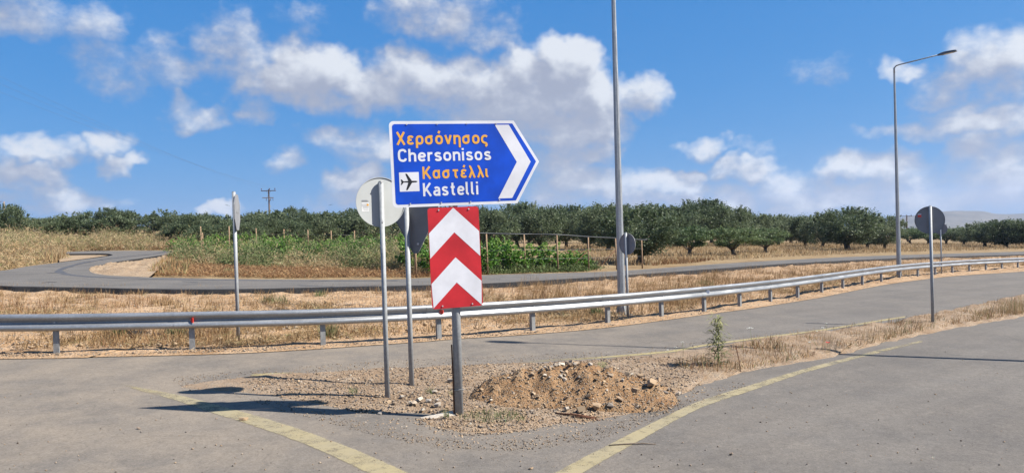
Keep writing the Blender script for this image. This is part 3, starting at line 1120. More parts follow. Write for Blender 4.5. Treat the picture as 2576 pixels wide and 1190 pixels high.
NS = 8
curve = catmull(PB_, NS)
for b in range(0, len(PB_) - 1, 2):
    i0, i1 = b * NS - (1 if b else 0), min((b + 2) * NS, len(curve) - 1)
    V, F = [], []
    m = len(PROF)
    seg = list(range(i0, i1 + 1))
    for c, i in enumerate(seg):
        t = tangent(curve, i)
        n = side(t)
        off = .055 + .007 * (1 - c / max(1, len(seg) - 1))
        for d, z in PROF:
            V.append(curve[i] + n * (off + d) + Vector((0, 0, .445 + z)) - O)
    for i in range(len(seg) - 1):
        for k in range(m - 1):
            F.append((i * m + k, i * m + k + 1, (i + 1) * m + k + 1, (i + 1) * m + k))
    o = MB().add(V, F, True).build('beam', M_RAIL, rail, False)
    md = o.modifiers.new('t', 'SOLIDIFY')
    md.thickness = .004
    md.use_rim = False
    # splice bolts at the overlap
    if b:
        i = b * NS
        t = tangent(curve, i)
        n = side(t)
        for ds in (-.11, .11):
            for z in (.068, .242):
                pz = curve[i] + t * ds + n * (.055 + .079) + Vector((0, 0, .445 + z)) - O
                MB().tube([pz, pz + n * .008], .011, 6).build('bolt', M_RPOST, o)
for i, p in enumerate(PB_):
    t = tangent(PB_, i)
    n = side(t)
    M = Matrix((t, n, Vector((0, 0, 1)))).transposed()
    mb = MB()
    c = p - O
    lean = random.uniform(-.012, .012)
    for (cx_, cy_, sx_, sy_) in ((0.0, 0.045, .10, .006), (-.047, 0, .006, .09), (.047, .03, .006, .03)):
        mb.box(c + M @ Vector((cx_, cy_, .33)), (sx_, sy_, .76), M=M)
    mb.build('post', M_RPOST, rail)
    pz = c + n * (.06 + .012) + Vector((0, 0, .60))
    MB().tube([pz - n * .02, pz + n * .016], .017, 6).build('bolt', M_BOLT, rail)
    pz = c + Vector((0, 0, .72))
    MB().box(pz + n * .03, (.06, .05, .05), M=M).build('bracket', M_RPOST, rail)
for px, mat in ((472, M_REFR), (1104, M_REFR), (1770, M_REFW), (2358, M_REFW), (2555, M_REFW)):
    j = min(range(len(curve)), key=lambda k: abs((curve[k].x / curve[k].y) - (px - CX) / FD))
    t, n = tangent(curve, j), side(tangent(curve, j))
    M = Matrix((t, n, Vector((0, 0, 1)))).transposed()
    c = curve[j] + n * .10 + Vector((0, 0, .60)) - O
    s_ = .75
    mb = MB()
    mb.add([c + M @ Vector(v) for v in ((-.012, -.02, -.065 * s_), (.05, .065, -.06 * s_), (.05, .065, .06 * s_), (-.012, -.02, .065 * s_), (.062, .06, -.06 * s_), (0, -.025, -.065 * s_), (.062, .06, .06 * s_), (0, -.025, .065 * s_))],
           [(0, 1, 2, 3), (4, 5, 7, 6), (1, 4, 6, 2), (0, 5, 4, 1), (3, 2, 6, 7), (0, 3, 7, 5)])
    mb.build('reflector', mat, rail)


# ------------------------------------------------------------------ direction sign with chevron panel
Zs = lambda x, y: (852.4 + x * .4775, 265.2 + y * .4775)     # sign close-up -> photograph pixels
sign = empty('direction_sign', CHEV)
tag(sign, 'blue arrow sign pointing right above a red and white chevron panel on one post', 'road sign')
YAW, ROLL = R_(16), R_(1.1)
SU = Vector((math.cos(YAW), math.sin(YAW), 0))
SNn = Vector((math.sin(YAW), -math.cos(YAW), 0))            # towards the camera
SUr = SU * math.cos(ROLL) + Vector((0, 0, 1)) * math.sin(ROLL)
SVr = -SU * math.sin(ROLL) + Vector((0, 0, 1)) * math.cos(ROLL)
P0 = CHEV + SNn * .085


def suv(zx, zy):
    d = ray(*Zs(zx, zy))
    t = (P0 - CAMP).dot(SNn) / d.dot(SNn)
    r = CAMP + d * t - P0
    return r.dot(SUr), r.dot(SVr)


MS = Matrix((SUr, SVr, SNn)).transposed().to_4x4()
MS.translation = P0 - CHEV                                   # local to the sign's foot
mb = MB().tube([(0, 0, -.15), (0, 0, 3.70)], .056, 20)
post = mb.build('post', M_GALV, sign)
MB().tube([(0, 0, 3.70), (0, 0, 3.715)], [.058, .05], 20).build('cap', M_GALV, post)


def rpoly(pts, rad, n=6):
    """outline with rounded corners; rad per corner"""
    out = []
    N = len(pts)
    for i in range(N):
        p, a, b = Vector(pts[i]), Vector(pts[i - 1]), Vector(pts[(i + 1) % N])
        r = rad[i] if isinstance(rad, (list, tuple)) else rad
        if r <= 0:
            out.append(tuple(p))
            continue
        u, v = (a - p).normalized(), (b - p).normalized()
        ang = u.angle(v) / 2
        d = r / math.tan(ang)
        c = p + (u + v).normalized() * (r / math.sin(ang))
        s0, s1 = p + u * d, p + v * d
        a0 = math.atan2(s0.y - c.y, s0.x - c.x)
        a1 = math.atan2(s1.y - c.y, s1.x - c.x)
        da = (a1 - a0 + math.pi) % (2 * math.pi) - math.pi
        for k in range(n + 1):
            w = a0 + da * k / n
            out.append((c.x + r * math.cos(w), c.y + r * math.sin(w)))
    return out


def flat(poly, M, t):
    mb = MB()
    mb.add([M @ Vector((u, v, t)) for u, v in poly], [tuple(range(len(poly)))])
    return mb


# ---- blue panel
L_, R2, Tp, Bt, TIP = -.772, .792, 0, 0, 0
tl, tr, tip, br, bl = (suv(*p) for p in ((258, 85), (920, 80), (1055, 295), (942, 515), (290, 540)))
x0, x1 = (tl[0] + bl[0]) / 2, (tr[0] + br[0]) / 2
y1, y0 = (tl[1] + tr[1]) / 2, (bl[1] + br[1]) / 2
out = [(x0, y0), (x1, y0), (tip[0], (y0 + y1) / 2), (x1, y1), (x0, y1)]
panel = MB().prism(rpoly(out, [.055, .02, .015, .02, .055]), MS, -.004, .0).build('blue_panel', M_WHITE, sign)
for v in (y0 + .16, y1 - .16):
    MB().prism([(x0 + .08, v - .02), (x1 - .05, v - .02), (x1 - .05, v + .02), (x0 + .08, v + .02)], MS, -.030, -.0045).build('stiffener', M_BACKD, panel)
bd = .036
inn = [(x0 + bd, y0 + bd), (x1 - bd * .55, y0 + bd), (tip[0] - bd * 1.15, (y0 + y1) / 2), (x1 - bd * .55, y1 - bd), (x0 + bd, y1 - bd)]
MB().prism(rpoly(inn, [.035, .008, .006, .008, .035]), MS, .0004, .0012).build('blue_field', M_BLUE, panel)
ar = [suv(*p) for p in ((820, 103), (893, 103), (1010, 290), (915, 488), (843, 490), (937, 293))]
ym = (y0 + y1) / 2
ax0, ax1 = (ar[0][0] + ar[4][0]) / 2 - .003, (ar[1][0] + ar[3][0]) / 2
ay1, ay0 = (ar[0][1] + ar[1][1]) / 2, (ar[3][1] + ar[4][1]) / 2
arrow = [(ax0, ay0), (ax1, ay0), (ar[2][0], ym), (ax1, ay1), (ax0, ay1), (ar[5][0], ym)]
mb = MB()
mb.add([MS @ Vector((u, v, .0022)) for u, v in arrow], [(0, 1, 2, 5), (5, 2, 3, 4)])
mb.build('arrow', M_WHITE, panel)
sq = [suv(*p) for p in ((318, 353), (423, 352), (423, 452), (320, 455))]
su0, su1, sv0, sv1 = (sq[0][0] + sq[3][0]) / 2, (sq[1][0] + sq[2][0]) / 2, (sq[2][1] + sq[3][1]) / 2, (sq[0][1] + sq[1][1]) / 2
pic = flat(rpoly([(su0, sv0), (su1, sv0), (su1, sv1), (su0, sv1)], .004, 3), MS, .0022).build('pictogram', M_WHITE, panel)
# airliner seen from above, nose to the right (unit square)
aw, ah = su1 - su0, sv1 - sv0
mb = MB()


def pq(pts, t):
    mb.add([MS @ Vector((su0 + u * aw, sv0 + v * ah, t)) for u, v in pts], [tuple(range(len(pts)))])


fus = [(.10, .485), (.60, .455), (.84, .465), (.90, .485), (.915, .505), (.90, .525), (.84, .545), (.60, .555), (.10, .525)]
pq(fus, .0030)
pq([(.47, .50), (.62, .50), (.64, .54), (.40, .92), (.33, .93), (.32, .905)], .0033)
pq([(.47, .50), (.40, .075), (.325, .085), (.335, .105), (.64, .46), (.62, .50)][::1] if False else [(.46, .50), (.325, .095), (.335, .075), (.405, .085), (.65, .47), (.62, .50)], .0036)
pq([(.11, .50), (.20, .50), (.22, .525), (.13, .625), (.08, .64), (.075, .62)], .0039)
pq([(.11, .50), (.07, .365), (.085, .35), (.13, .37), (.22, .485), (.20, .50)], .0042)
o = mb.build('airplane', M_BLACK, panel, False)

# ---- lettering drawn as strokes of even width
HW = .082
XT = .72 - HW


def sup(cx, cy, rx, ry, e=2.45, n=28):
    pts = []
    for k in range(n + 1):
        w = 2 * math.pi * k / n
        c, s = math.cos(w), math.sin(w)
        pts.append((cx + rx * math.copysign(abs(c) ** (2 / e), c), cy + ry * math.copysign(abs(s) ** (2 / e), s)))
    return pts


def sm(*pts):
    return [tuple(p)[:2] for p in catmull([(x, y, 0) for x, y in pts], 5)]


def ln(*pts):
    return list(pts)


def o_(w=.42):
    return sup(w / 2, .36, w / 2, .36 - HW)


def acc(x):
    return ln((x - .04, .86), (x + .05, 1.05))


EPS = sm((.37, .55), (.30, .62), (.19, XT), (.08, .60), (.05, .51), (.08, .42), (.17, .375), (.27, .372))
EPS2 = sm((.27, .372), (.14, .365), (.03, .30), (.01, .20), (.06, .115), (.18, HW), (.30, .095), (.38, .165))
ARCH = sm((0, .46), (.05, .57), (.15, .632), (.24, XT), (.34, .60), (.39, .50), (.39, .40))
GLY = {
    'X': [ln((0, 1), (.52, 0)), ln((.52, 1), (0, 0))],
    'ε': [EPS, EPS2],
    'έ': [EPS, EPS2, acc(.23)],
    'ρ': [o_(.42), ln((0, .36), (0, -.26))],
    'σ': [sup(.21, .34, .21, .34 - HW), ln((.20, XT), (.50, XT))],
    'ο': [o_()],
    'ό': [o_(), acc(.22)],
    'ν': [ln((0, .72), (.21, .03)), ln((.21, .03), (.42, .72))],
    'η': [ln((0, 0), (0, .72)), ARCH + [(.39, -.26)]],
    'ς': [sm((.40, .55), (.33, .62), (.22, XT), (.08, .58), (.01, .44), (.01, .28), (.07, .15), (.19, .085), (.31, .04), (.35, -.04), (.33, -.13), (.24, -.19))],
    'C': [sm((.47, .74), (.43, .86), (.33, .915), (.22, .915), (.09, .865), (.02, .73), (.0, .5), (.02, .27), (.09, .135), (.22, .085), (.33, .085), (.43, .14), (.47, .26))],
    'h': [ln((0, 0), (0, 1)), ARCH + [(.39, 0)]],
    'n': [ln((0, 0), (0, .72)), ARCH + [(.39, 0)]],
    'e': [ln((.01, .37), (.41, .37)), sm((.41, .37), (.405, .48), (.36, .585), (.22, XT), (.08, .59), (.01, .46), (.0, .34), (.02, .20), (.10, .105), (.22, HW), (.33, .10), (.40, .17))],
    'r': [ln((0, 0), (0, .72)), sm((0, .44), (.04, .55), (.12, .625), (.20, XT), (.28, .622))],
    's': [sm((.38, .56), (.30, .62), (.19, XT), (.08, .605), (.03, .52), (.08, .425), (.20, .37), (.33, .305), (.385, .20), (.33, .11), (.20, HW), (.10, .095), (.0, .165))],
    'o': [o_()],
    'i': [ln((0, 0), (0, .72)), ln((0, .85), (0, 1.0))],
    'K': [ln((0, 0), (0, 1)), ln((.50, 1), (.02, .36)), ln((.17, .55), (.53, 0))],
    'α': [o_(.42), sm((.44, .72), (.42, .50), (.42, .28), (.44, .13), (.50, HW))],
    'τ': [ln((-.02, XT), (.42, XT)), sm((.20, XT), (.20, .40), (.20, .2), (.24, .105), (.30, HW), (.36, HW))],
    'λ': [sm((.0, .94), (.06, .93), (.12, .85), (.22, .58), (.32, .30), (.43, 0)), ln((.22, .56), (0, 0))],
    'ι': [sm((0, .72), (0, .45), (0, .2), (.035, .11), (.10, HW), (.14, HW))],
    'a': [ln((.39, 0), (.39, .46)), sm((.39, .44), (.36, .58), (.24, XT), (.13, .63), (.05, .57)), sm((.39, .395), (.28, .392), (.17, .39), (.04, .34), (0, .235), (.04, .125), (.15, HW), (.27, .10), (.39, .2))],
    't': [sm((.10, .97), (.10, .6), (.10, .25), (.13, .12), (.20, HW), (.28, HW)), ln((-.05, XT), (.27, XT))],
    'l': [sm((0, 1), (0, .6), (0, .22), (.03, .115), (.10, HW), (.15, HW))],
}


def stroke(mb, pts, fx, hw, t):
    """pts in letter units, fx maps to (u,v)"""
    P = [Vector(fx(*p)) for p in pts]
    closed = (P[0] - P[-1]).length < 1e-6 and len(P) > 3
    if closed:
        P = P[:-1]
    n = len(P)
    V = []
    for i in range(n):
        a = P[i - 1] if (closed or i) else None
        b = P[(i + 1) % n] if (closed or i < n - 1) else None
        d0 = (P[i] - a).normalized() if a is not None else None
        d1 = (b - P[i]).normalized() if b is not None else None
        d = ((d0 or d1) + (d1 or d0)).normalized()
        k = 1 / max(.5, d.dot(d1 or d0))
        nn = Vector((-d.y, d.x)) * hw * k
        V += [P[i] + nn, P[i] - nn]
    F = [(2 * i, 2 * i + 1, (2 * i + 3) % (2 * n), (2 * i + 2) % (2 * n)) for i in range(n if closed else n - 1)]
    mb.add([MS @ Vector((v.x, v.y, t)) for v in V], F)


def text_line(txt, zx0, zx1, zcap, zbase, mat, label):
    """fit a line of lettering into its place on the panel (close-up pixels)"""
    a, b = suv(zx0, zbase[0]), suv(zx1, zbase[1])
    cap = suv(zx0, zcap)[1] - a[1]
    adv = []
    x = 0
    for ch in txt:
        xs = [p[0] for s in GLY[ch] for p in s]
        adv.append((x - min(xs), min(xs), max(xs)))
        x += max(xs) - min(xs) + (.20 if ch == 'r' else .275)
    total = x - .275 + 2 * HW
    W_ = b[0] - a[0]
    k = W_ / total
    mb = MB()
    t = .0022
    for ch, (ox, _, _) in zip(txt, adv):
        for s in GLY[ch]:
            stroke(mb, s, lambda px, py: (a[0] + (px + ox + HW) * k, a[1] + py * cap), HW * (k + cap) / 2, t)
            t += .00015
    o = mb.build('lettering', mat, panel, False)
    o['label'] = label


text_line('Xερσόνησος', 303, 787, 141, (209, 207), M_ORNG, 'top line of orange Greek lettering')
text_line('Chersonisos', 312, 803, 231, (298, 292), M_WHITE, 'white Latin lettering on the second line')
text_line('Kαστέλλι', 442, 792, 323, (388, 381), M_ORNG, 'orange Greek lettering on the third line')
text_line('Kastelli', 445, 735, 410, (479, 472), M_WHITE, 'white Latin lettering on the bottom line')
for zx, zy in ((357, 101), (517, 99), (673, 97), (828, 96), (377, 518), (540, 512), (694, 508), (846, 497)):
    u, v = suv(zx, zy)
    v = min(max(v, y0 + .028), y1 - .028)
    c = MS @ Vector((u, v, .0015))
    MB().tube([c, c + SNn * .008], .0085, 8).build('bolt', M_BOLT, panel)

# ---- chevron panel
tl, tr, br, bl = (suv(*p) for p in ((468, 541), (738, 531), (757, 1052), (490, 1075)))
cx0, cx1 = (tl[0] + bl[0]) / 2, (tr[0] + br[0]) / 2
cy1, cy0 = (tl[1] + tr[1]) / 2, (bl[1] + br[1]) / 2
MC = MS @ Matrix.Translation((0, 0, .001))
chev = MB().prism(rpoly([(cx0, cy0), (cx1, cy0), (cx1, cy1), (cx0, cy1)], .038), MC, -.004, 0).build('chevron_panel', M_RED, sign)
chev['label'] = 'tall panel of red and white chevrons pointing up'
cm, hw_ = (cx0 + cx1) / 2, (cx1 - cx0) / 2
st = (cy1 - cy0) / 4
in_ = .006
for k in (0, 2):
    ya, yb = cy1 - k * st, cy1 - (k + 1) * st
    drop = st * 1.0
    e0, e1 = cx0 + in_, cx1 - in_
    poly = [(cm, ya - (in_ if k == 0 else 0)), (e0, ya - drop), (e0, max(yb - drop, cy0 + in_)), (cm, yb), (e1, max(yb - drop, cy0 + in_)), (e1, ya - drop)]
    if k == 2:
        poly[2] = (e0 + .012, cy0 + .012)
        poly[4] = (e1 - .012, cy0 + .012)
    mb = MB()
    mb.add([MC @ Vector((u, v, .0012)) for u, v in poly], [(0, 1, 2, 3), (3, 4, 5, 0)])
    mb.build('white_chevron', M_WHITE, chev)
for zx, zy in ((525, 543), (683, 537), (547, 1066), (704, 1053)):
    u, v = suv(zx, zy)
    v = min(max(v, cy0 + .032), cy1 - .03)
    c = MC @ Vector((u, v, .0012))
    MB().tube([c, c + SNn * .009], .0095, 8).build('bolt', M_BOLT, chev)
for v in (cy0 + .2, cy1 - .2, y0 + .3, y1 - .3):
    c = MS @ Vector((0, v, -.03))
    MB().box((-SNn.x * .022, -SNn.y * .022, c.z), (.15, .15, .05), rz=YAW).build('clamp', M_BACKD, sign)
# rusty rod tied to the foot of the post, concrete collar
mb = MB().tube([(-.060, -.03, -.10), (-.058, -.034, .45), (-.066, -.03, .93)], .009, 6)
mb.build('rod', M_RUST, sign)['label'] = 'rusty rod tied to the foot of the post'
mb = MB()
mb.tube([(-.085 + .16 * (i / 12), -.062 * math.sin(math.pi * i / 12), .36 + .006 * math.sin(i)) for i in range(13)], .006, 5)
mb.build('wire_tie', M_WIRE, sign)
mb = MB()
V = []
for i in range(36):
    a = i / 36 * 6.283
    r = .26 + .10 * mnoise.noise(Vector((math.cos(a) * 1.5, math.sin(a) * 1.5, 2)))
    V.append((math.cos(a) * r * 1.5 - .22, math.sin(a) * r * .55 + .0, -.01 + .004 * mnoise.noise(Vector((i * .7, 0, 0)))))
V.append((-.1, 0, .092))
mb.add(V, [(i, (i + 1) % 36, 36) for i in range(36)])
mb.build('concrete_footing', M_CONC, sign, True)


# ------------------------------------------------------------------ the other signs (seen from behind)
def sign_back(name, base_px, height, pr, yaw, shape, size, centre, label, mat, gap=.05, offset=0., sunk=.2, cat='road sign', tilt=0.):
    b = gp(*base_px)
    s = empty(name, b)
    tag(s, label, cat)
    MB().tube([(0, 0, -sunk), (0, 0, height)], pr, 16).build('post', M_GALV, s)
    MB().tube([(0, 0, height), (0, 0, height + .012)], [pr * 1.04, pr * .8], 16).build('cap', M_GALV, s)
    u = Vector((math.cos(yaw), math.sin(yaw), 0))
    n = Vector((math.sin(yaw), -math.cos(yaw), 0))          # back face looks this way
    M = Matrix((u, Vector((0, 0, 1)), n)).transposed().to_4x4()
    M.translation = -n * (pr + gap) + u * offset + Vector((0, 0, centre))
    if shape == 'disc':
        poly = [(size * math.cos(2 * math.pi * k / 56), size * math.sin(2 * math.pi * k / 56)) for k in range(56)]
    elif shape == 'octagon':
        poly = [(size * math.cos(math.pi / 8 + math.pi * k / 4), size * math.sin(math.pi / 8 + math.pi * k / 4)) for k in range(8)]
    else:
        h = size * .866
        poly = rpoly([(-size / 2, h / 3), (0, -2 * h / 3), (size / 2, h / 3)], .07)
    plate = MB().prism(poly, M, -.004, .0).build('plate', mat, s)
    rim = MB()
    k = 1 - .02
    rim.add([M @ Vector((x * f, y * f, t)) for f, t in ((1., .0), (1., .010), (k, .010)) for x, y in poly],
            [(a * len(poly) + i, a * len(poly) + (i + 1) % len(poly), (a + 1) * len(poly) + (i + 1) % len(poly), (a + 1) * len(poly) + i) for a in (0, 1) for i in range(len(poly))])
    rim.build('rim', mat, plate)
    return s, plate, M, n


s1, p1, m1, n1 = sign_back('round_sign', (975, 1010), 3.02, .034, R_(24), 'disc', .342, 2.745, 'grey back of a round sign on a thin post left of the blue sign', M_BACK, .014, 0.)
# fixings between post and plate, maker's sticker
for dz in (-.27, .27):
    c = m1 @ Vector((0, dz, .0))
    MB().tube([c, c + n1 * .012], .02, 8).build('fixing', M_BOLT, s1)
    c = Vector((0, 0, 2.745 + dz)) + n1 * .034
    MB().tube([c - n1 * .01, c + n1 * .010], .013, 8).build('bolt', M_BOLT, s1)
stk = flat([(-.265, -.125), (-.165, -.125), (-.165, -.0), (-.265, 0)], m1, .0012).build('sticker', M_STICK, p1)
mb = MB()
for i, (v, a, b) in enumerate(((.028, -.26, -.18), (.018, -.265, -.17), (.008, -.26, -.165), (-.018, -.262, -.172), (-.038, -.263, -.20), (-.05, -.262, -.17), (-.066, -.25, -.168), (-.08, -.25, -.17), (-.10, -.24, -.17))):
    mb.add([m1 @ Vector(q) for q in ((a, v - .0028, .0024), (b, v - .0028, .0024), (b, v + .0028, .0024), (a, v + .0028, .0024))], [(0, 1, 2, 3)])
mb.build('print', M_PRINT, p1, False)
flat([(-.195, -.048), (-.168, -.048), (-.166, -.026), (-.193, -.022)], m1, .0030).build('orange_mark', M_ORNG, p1)

s2, p2, m2, n2 = sign_back('yield_sign', (1036, 978), 2.80, .037, R_(-22), 'tri', .92, 2.47, 'shaded grey back of an inverted triangle sign behind the chevron panel', M_BACKD, .03, .10)
c = m2 @ Vector((.05, -.32, .0))
MB().box(c + n2 * .012, (.03, .03, .03)).build('fixing', M_BOLT, p2)
s3, p3, m3, n3 = sign_back('octagonal_sign', (600, 860), 3.12, .037, R_(-77), 'octagon', .40, 2.70, 'octagonal sign seen edge on, on a post behind the left guard rail', M_BACKD, .02, 0.)
c = m3 @ Vector((0, .0, .008))
MB().box(c, (.035, .30, .035), rz=R_(-77 + 90)).build('stiffener', M_BACKD, p3)
s4, p4, m4, n4 = sign_back('round_sign', (2347, 822), 3.05, .037, R_(-14), 'disc', .348, 2.70, 'grey back of a large round sign on the dry grass end of the island', M_BACKD, .02)
flat([(-.27, .08), (-.19, .08), (-.19, .14), (-.27, .14)], m4, .0016).build('sticker', M_REFR, p4)
flat([(-.27, .14), (-.19, .14), (-.19, .165), (-.27, .165)], m4, .0020).build('sticker', M_STICK, p4)
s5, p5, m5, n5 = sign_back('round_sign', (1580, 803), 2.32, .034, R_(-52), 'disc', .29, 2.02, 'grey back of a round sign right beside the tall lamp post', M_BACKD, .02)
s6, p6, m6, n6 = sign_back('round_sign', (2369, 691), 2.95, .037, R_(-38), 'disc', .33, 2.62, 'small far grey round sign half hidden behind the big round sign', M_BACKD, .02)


# ------------------------------------------------------------------ street lamps
def lamp_post(base, height, arm_dir, arm_len, label, r0=.118, r1=.045):
    s = empty('street_lamp', base)
    tag(s, label, 'street lamp', 'tall street lamps of the junction')
    ph = math.pi / 8
    MB().tube([(0, 0, .05), (0, 0, height)], [r0, r1], 8, True, False, ph).build('pole', M_LAMP, s)
    MB().box((0, 0, .04), (.42, .42, .025), R_(20)).build('base_plate', M_LAMP, s)
    MB().box((0, 0, -.10), (.7, .7, .2), R_(20)).build('footing', M_CONC, s)
    for k in range(4):
        a = R_(20) + k * math.pi / 2
        d = Vector((math.cos(a), math.sin(a), 0))
        t = Vector((-d.y, d.x, 0)) * .006
        mb = MB()
        q = [d * .10 + Vector((0, 0, .053)), d * .20 + Vector((0, 0, .053)), d * .10 + Vector((0, 0, .40))]
        mb.add([p + t for p in q] + [p - t for p in q], [(0, 1, 2), (5, 4, 3), (0, 3, 4, 1), (1, 4, 5, 2), (2, 5, 3, 0)])
        mb.build('gusset', M_LAMP, s)
        a += math.pi / 4
        d = Vector((math.cos(a), math.sin(a), 0)) * .245
        MB().tube([d + Vector((0, 0, .03)), d + Vector((0, 0, .13))], .017, 6).build('anchor_bolt', M_RUST, s)
    ad = Vector((arm_dir[0], arm_dir[1], 0)).normalized()
    up = .07
    pts = [Vector((0, 0, height - .25)), Vector((0, 0, height + .02))]
    pts += [ad * .10 + Vector((0, 0, height + .12)), ad * .25 + Vector((0, 0, height + .15)), ad * arm_len + Vector((0, 0, height + .15 + up * arm_len))]
    arm = MB().tube(pts, [.05, .045, .038, .036, .032], 8).build('arm', M_LAMP, s)
    e = pts[-1]
    sd = Vector((-ad.y, ad.x, 0))
    tilt = Vector((ad.x, ad.y, up)).normalized()
    upv = tilt.cross(sd) * -1 if tilt.cross(sd).z < 0 else tilt.cross(sd)
    V = []
    for t, w, h0, h1 in ((-.12, .045, -.035, .035), (.05, .10, -.05, .06), (.20, .15, -.05, .07), (.55, .15, -.045, .055), (.74, .11, -.035, .03)):
        for a, b in ((-w, h0), (w, h0), (w * .75, h1), (-w * .75, h1)):
            V.append(e + tilt * t + sd * a + upv * b)
    F = [(0, 1, 2, 3)[::-1], (16, 17, 18, 19)] + [(4 * i + k, 4 * i + (k + 1) % 4, 4 * i + 4 + (k + 1) % 4, 4 * i + 4 + k) for i in range(4) for k in range(4)]
    head = MB().add(V, F).build('lamp_head', M_HEAD, s)
    V = [e + tilt * t + sd * a - upv * .056 for t, a in ((.18, -.11), (.56, -.11), (.56, .11), (.18, .11))]
    MB().add(V, [(0, 1, 2, 3)]).build('lens', M_GLASS, head, False)
    return s


lamp_post(gp(1565, 794), 11.3, (.66, -.75), 2.2, 'tall tapered steel lamp post behind the guard rail, its top beyond the frame')
lamp_post(gp(2262, 697), 11.15, (.68, -.74), 2.2, 'distant street lamp with its whole bent arm and head against the sky')
lb = Vector((13.45, 12.47, 0))
lb.z = -SLOPE * lb.x
lamp_post(lb, 11.3, (-.983, .185), 2.2, 'street lamp just outside the right edge, its long thin shadow crossing the road')

# ------------------------------------------------------------------ utility poles and wires
pd = 140.
top = at_depth(675.8, 476.5, pd)
base = Vector((top.x, top.y, float(T(top.x, top.y))))
up_ = empty('utility_pole', base)
tag(up_, 'wooden power pole with two crossarms rising above the olive trees on the left', 'utility pole')
h = top.z - base.z
MB().tube([(0, 0, -.3), (0, 0, h)], [.19, .13], 10).build('pole', M_OLDW, up_)
arm1 = MB().box((0, -.16, h - .28), (2.95, .12, .15)).build('crossarm', M_OLDW, up_)
arm2 = MB().box((-.15, -.14, h - 1.65), (2.1, .12, .14), R_(18)).build('crossarm', M_OLDW, up_)
WT = []
for x in (-1.35, .22, 1.28):
    MB().tube([(x, -.16, h - .2), (x, -.16, h), (x, -.16, h + .05), (x, -.16, h + .2)], [.03, .04, .12, .07], 8).build('insulator', M_INS, up_)
    WT.append(base + Vector((x, -.16, h + .2)))
for x in (-.45, .42, .85):
    MB().tube([(x, -.2, h - 1.72), (x, -.2, h - 2.25)], .045, 6).build('fuse', M_DARKP, up_)
MB().tube([(.25, -.16, h - 2.25), (.25, -.16, h - 2.05)], [.05, .12], 8).build('insulator', M_INS, up_)
for x in (-.45, .45):
    MB().tube([(x, -.16, h - .35), (0, -.14, h - .85)], .022, 5).build('brace', M_OLDW, up_)
    MB().tube([(x * .6, -.14, h - 1.5), (0, -.14, h - 1.0)], .022, 5).build('brace', M_OLDW, up_)
for k, (py, w) in enumerate(((150, WT[0]), (172, WT[1]), (196, WT[2]))):
    a = at_depth(-90, py, 52 + 2 * k)
    n = 24
    pts = [w.lerp(a, i / n) + Vector((0, 0, -.7 * 4 * (i / n) * (1 - i / n))) for i in range(n + 1)]
    o = MB().tube(pts, .006, 5).build('overhead_wire', M_WIRE)
    tag(o, 'thin overhead wire sagging from the crossarmed power pole up to the left edge', 'wire', 'overhead wires on the left')
top = at_depth(2281, 541.5, 190.)
base = Vector((top.x, top.y, float(T(top.x, top.y))))
up2 = empty('utility_pole', base)
tag(up2, 'thin dark power pole in front of the grey hills on the right', 'utility pole')
h = top.z - base.z
MB().tube([(0, 0, -.3), (0, 0, h)], [.2, .14], 8).build('pole', M_OLDW, up2)
MB().box((-.2, -.16, h - .25), (3., .14, .16)).build('crossarm', M_OLDW, up2)
for x in (-1.5, -.2, 1.1):
    MB().tube([(x, -.16, h - .15), (x, -.16, h + .15)], [.04, .10], 6).build('insulator', M_INS, up2)
top = at_depth(10, 507, 135.)
base = Vector((top.x, top.y, float(T(top.x, top.y))))
l2 = empty('street_lamp', base)
tag(l2, 'small lamp on a wooden pole above the dark tree at the left edge', 'street lamp')
h = top.z - base.z
MB().tube([(0, 0, -.2), (0, 0, h)], [.12, .085], 8).build('pole', M_WOOD, l2)
MB().tube([(0, 0, h - .05), (-.3, 0, h + .02), (-.55, 0, h)], .025, 6).build('arm', M_HEAD, l2)
MB().add([(-.5, -.1, h - .02), (-.5, .1, h - .02), (-.95, .1, h - .05), (-.95, -.1, h - .05), (-.5, -.06, h + .07), (-.5, .06, h + .07), (-.9, .06, h + .03), (-.9, -.06, h + .03)],
         [(0, 1, 2, 3), (7, 6, 5, 4), (0, 4, 5, 1), (1, 5, 6, 2), (2, 6, 7, 3), (3, 7, 4, 0)]).build('lamp_head', M_HEAD, l2)

# small roadside hut beside the left tree
c = at_depth(64.5, 582, 92.)
c.z = float(T(c.x, c.y))
hut = empty('roadside_shrine', c, (0, 0, R_(20)))
tag(hut, 'small yellow plastered shrine with a tiled lid beside the dark tree at left', 'shrine')
MB().box((0, 0, .55), (.55, .55, 1.1)).build('wall', M_WALL, hut)
MB().box((0, -.28, .8), (.3, .02, .35)).build('niche_door', M_BLACK, hut)
MB().add([(-.45, -.45, 1.1), (.45, -.45, 1.1), (.45, .45, 1.1), (-.45, .45, 1.1), (-.15, 0, 1.38), (.15, 0, 1.38)], [(0, 1, 5, 4), (2, 3, 4, 5), (1, 2, 5), (3, 0, 4), (0, 3, 2, 1)]).build('roof', M_TILE, hut)

# ------------------------------------------------------------------ trees
def leaf_faces(C, size, r, elong=2.2, up=.0):
    """rhombic leaves at points C"""
    n = len(C)
    d = r.normal(0, 1, (n, 3))
    d[:, 2] += up
    d /= np.linalg.norm(d, axis=1)[:, None]
    w = r.normal(0, 1, (n, 3))
    w -= (w * d).sum(1)[:, None] * d
    w /= np.linalg.norm(w, axis=1)[:, None]
    s = size * r.uniform(.65, 1.35, n)[:, None]
    V = np.stack([C - d * s * .5, C + w * s * .5 / elong, C + d * s * .5, C - w * s * .5 / elong], 1)
    F = np.arange(n * 4).reshape(n, 4)
    return V.reshape(-1, 3), F


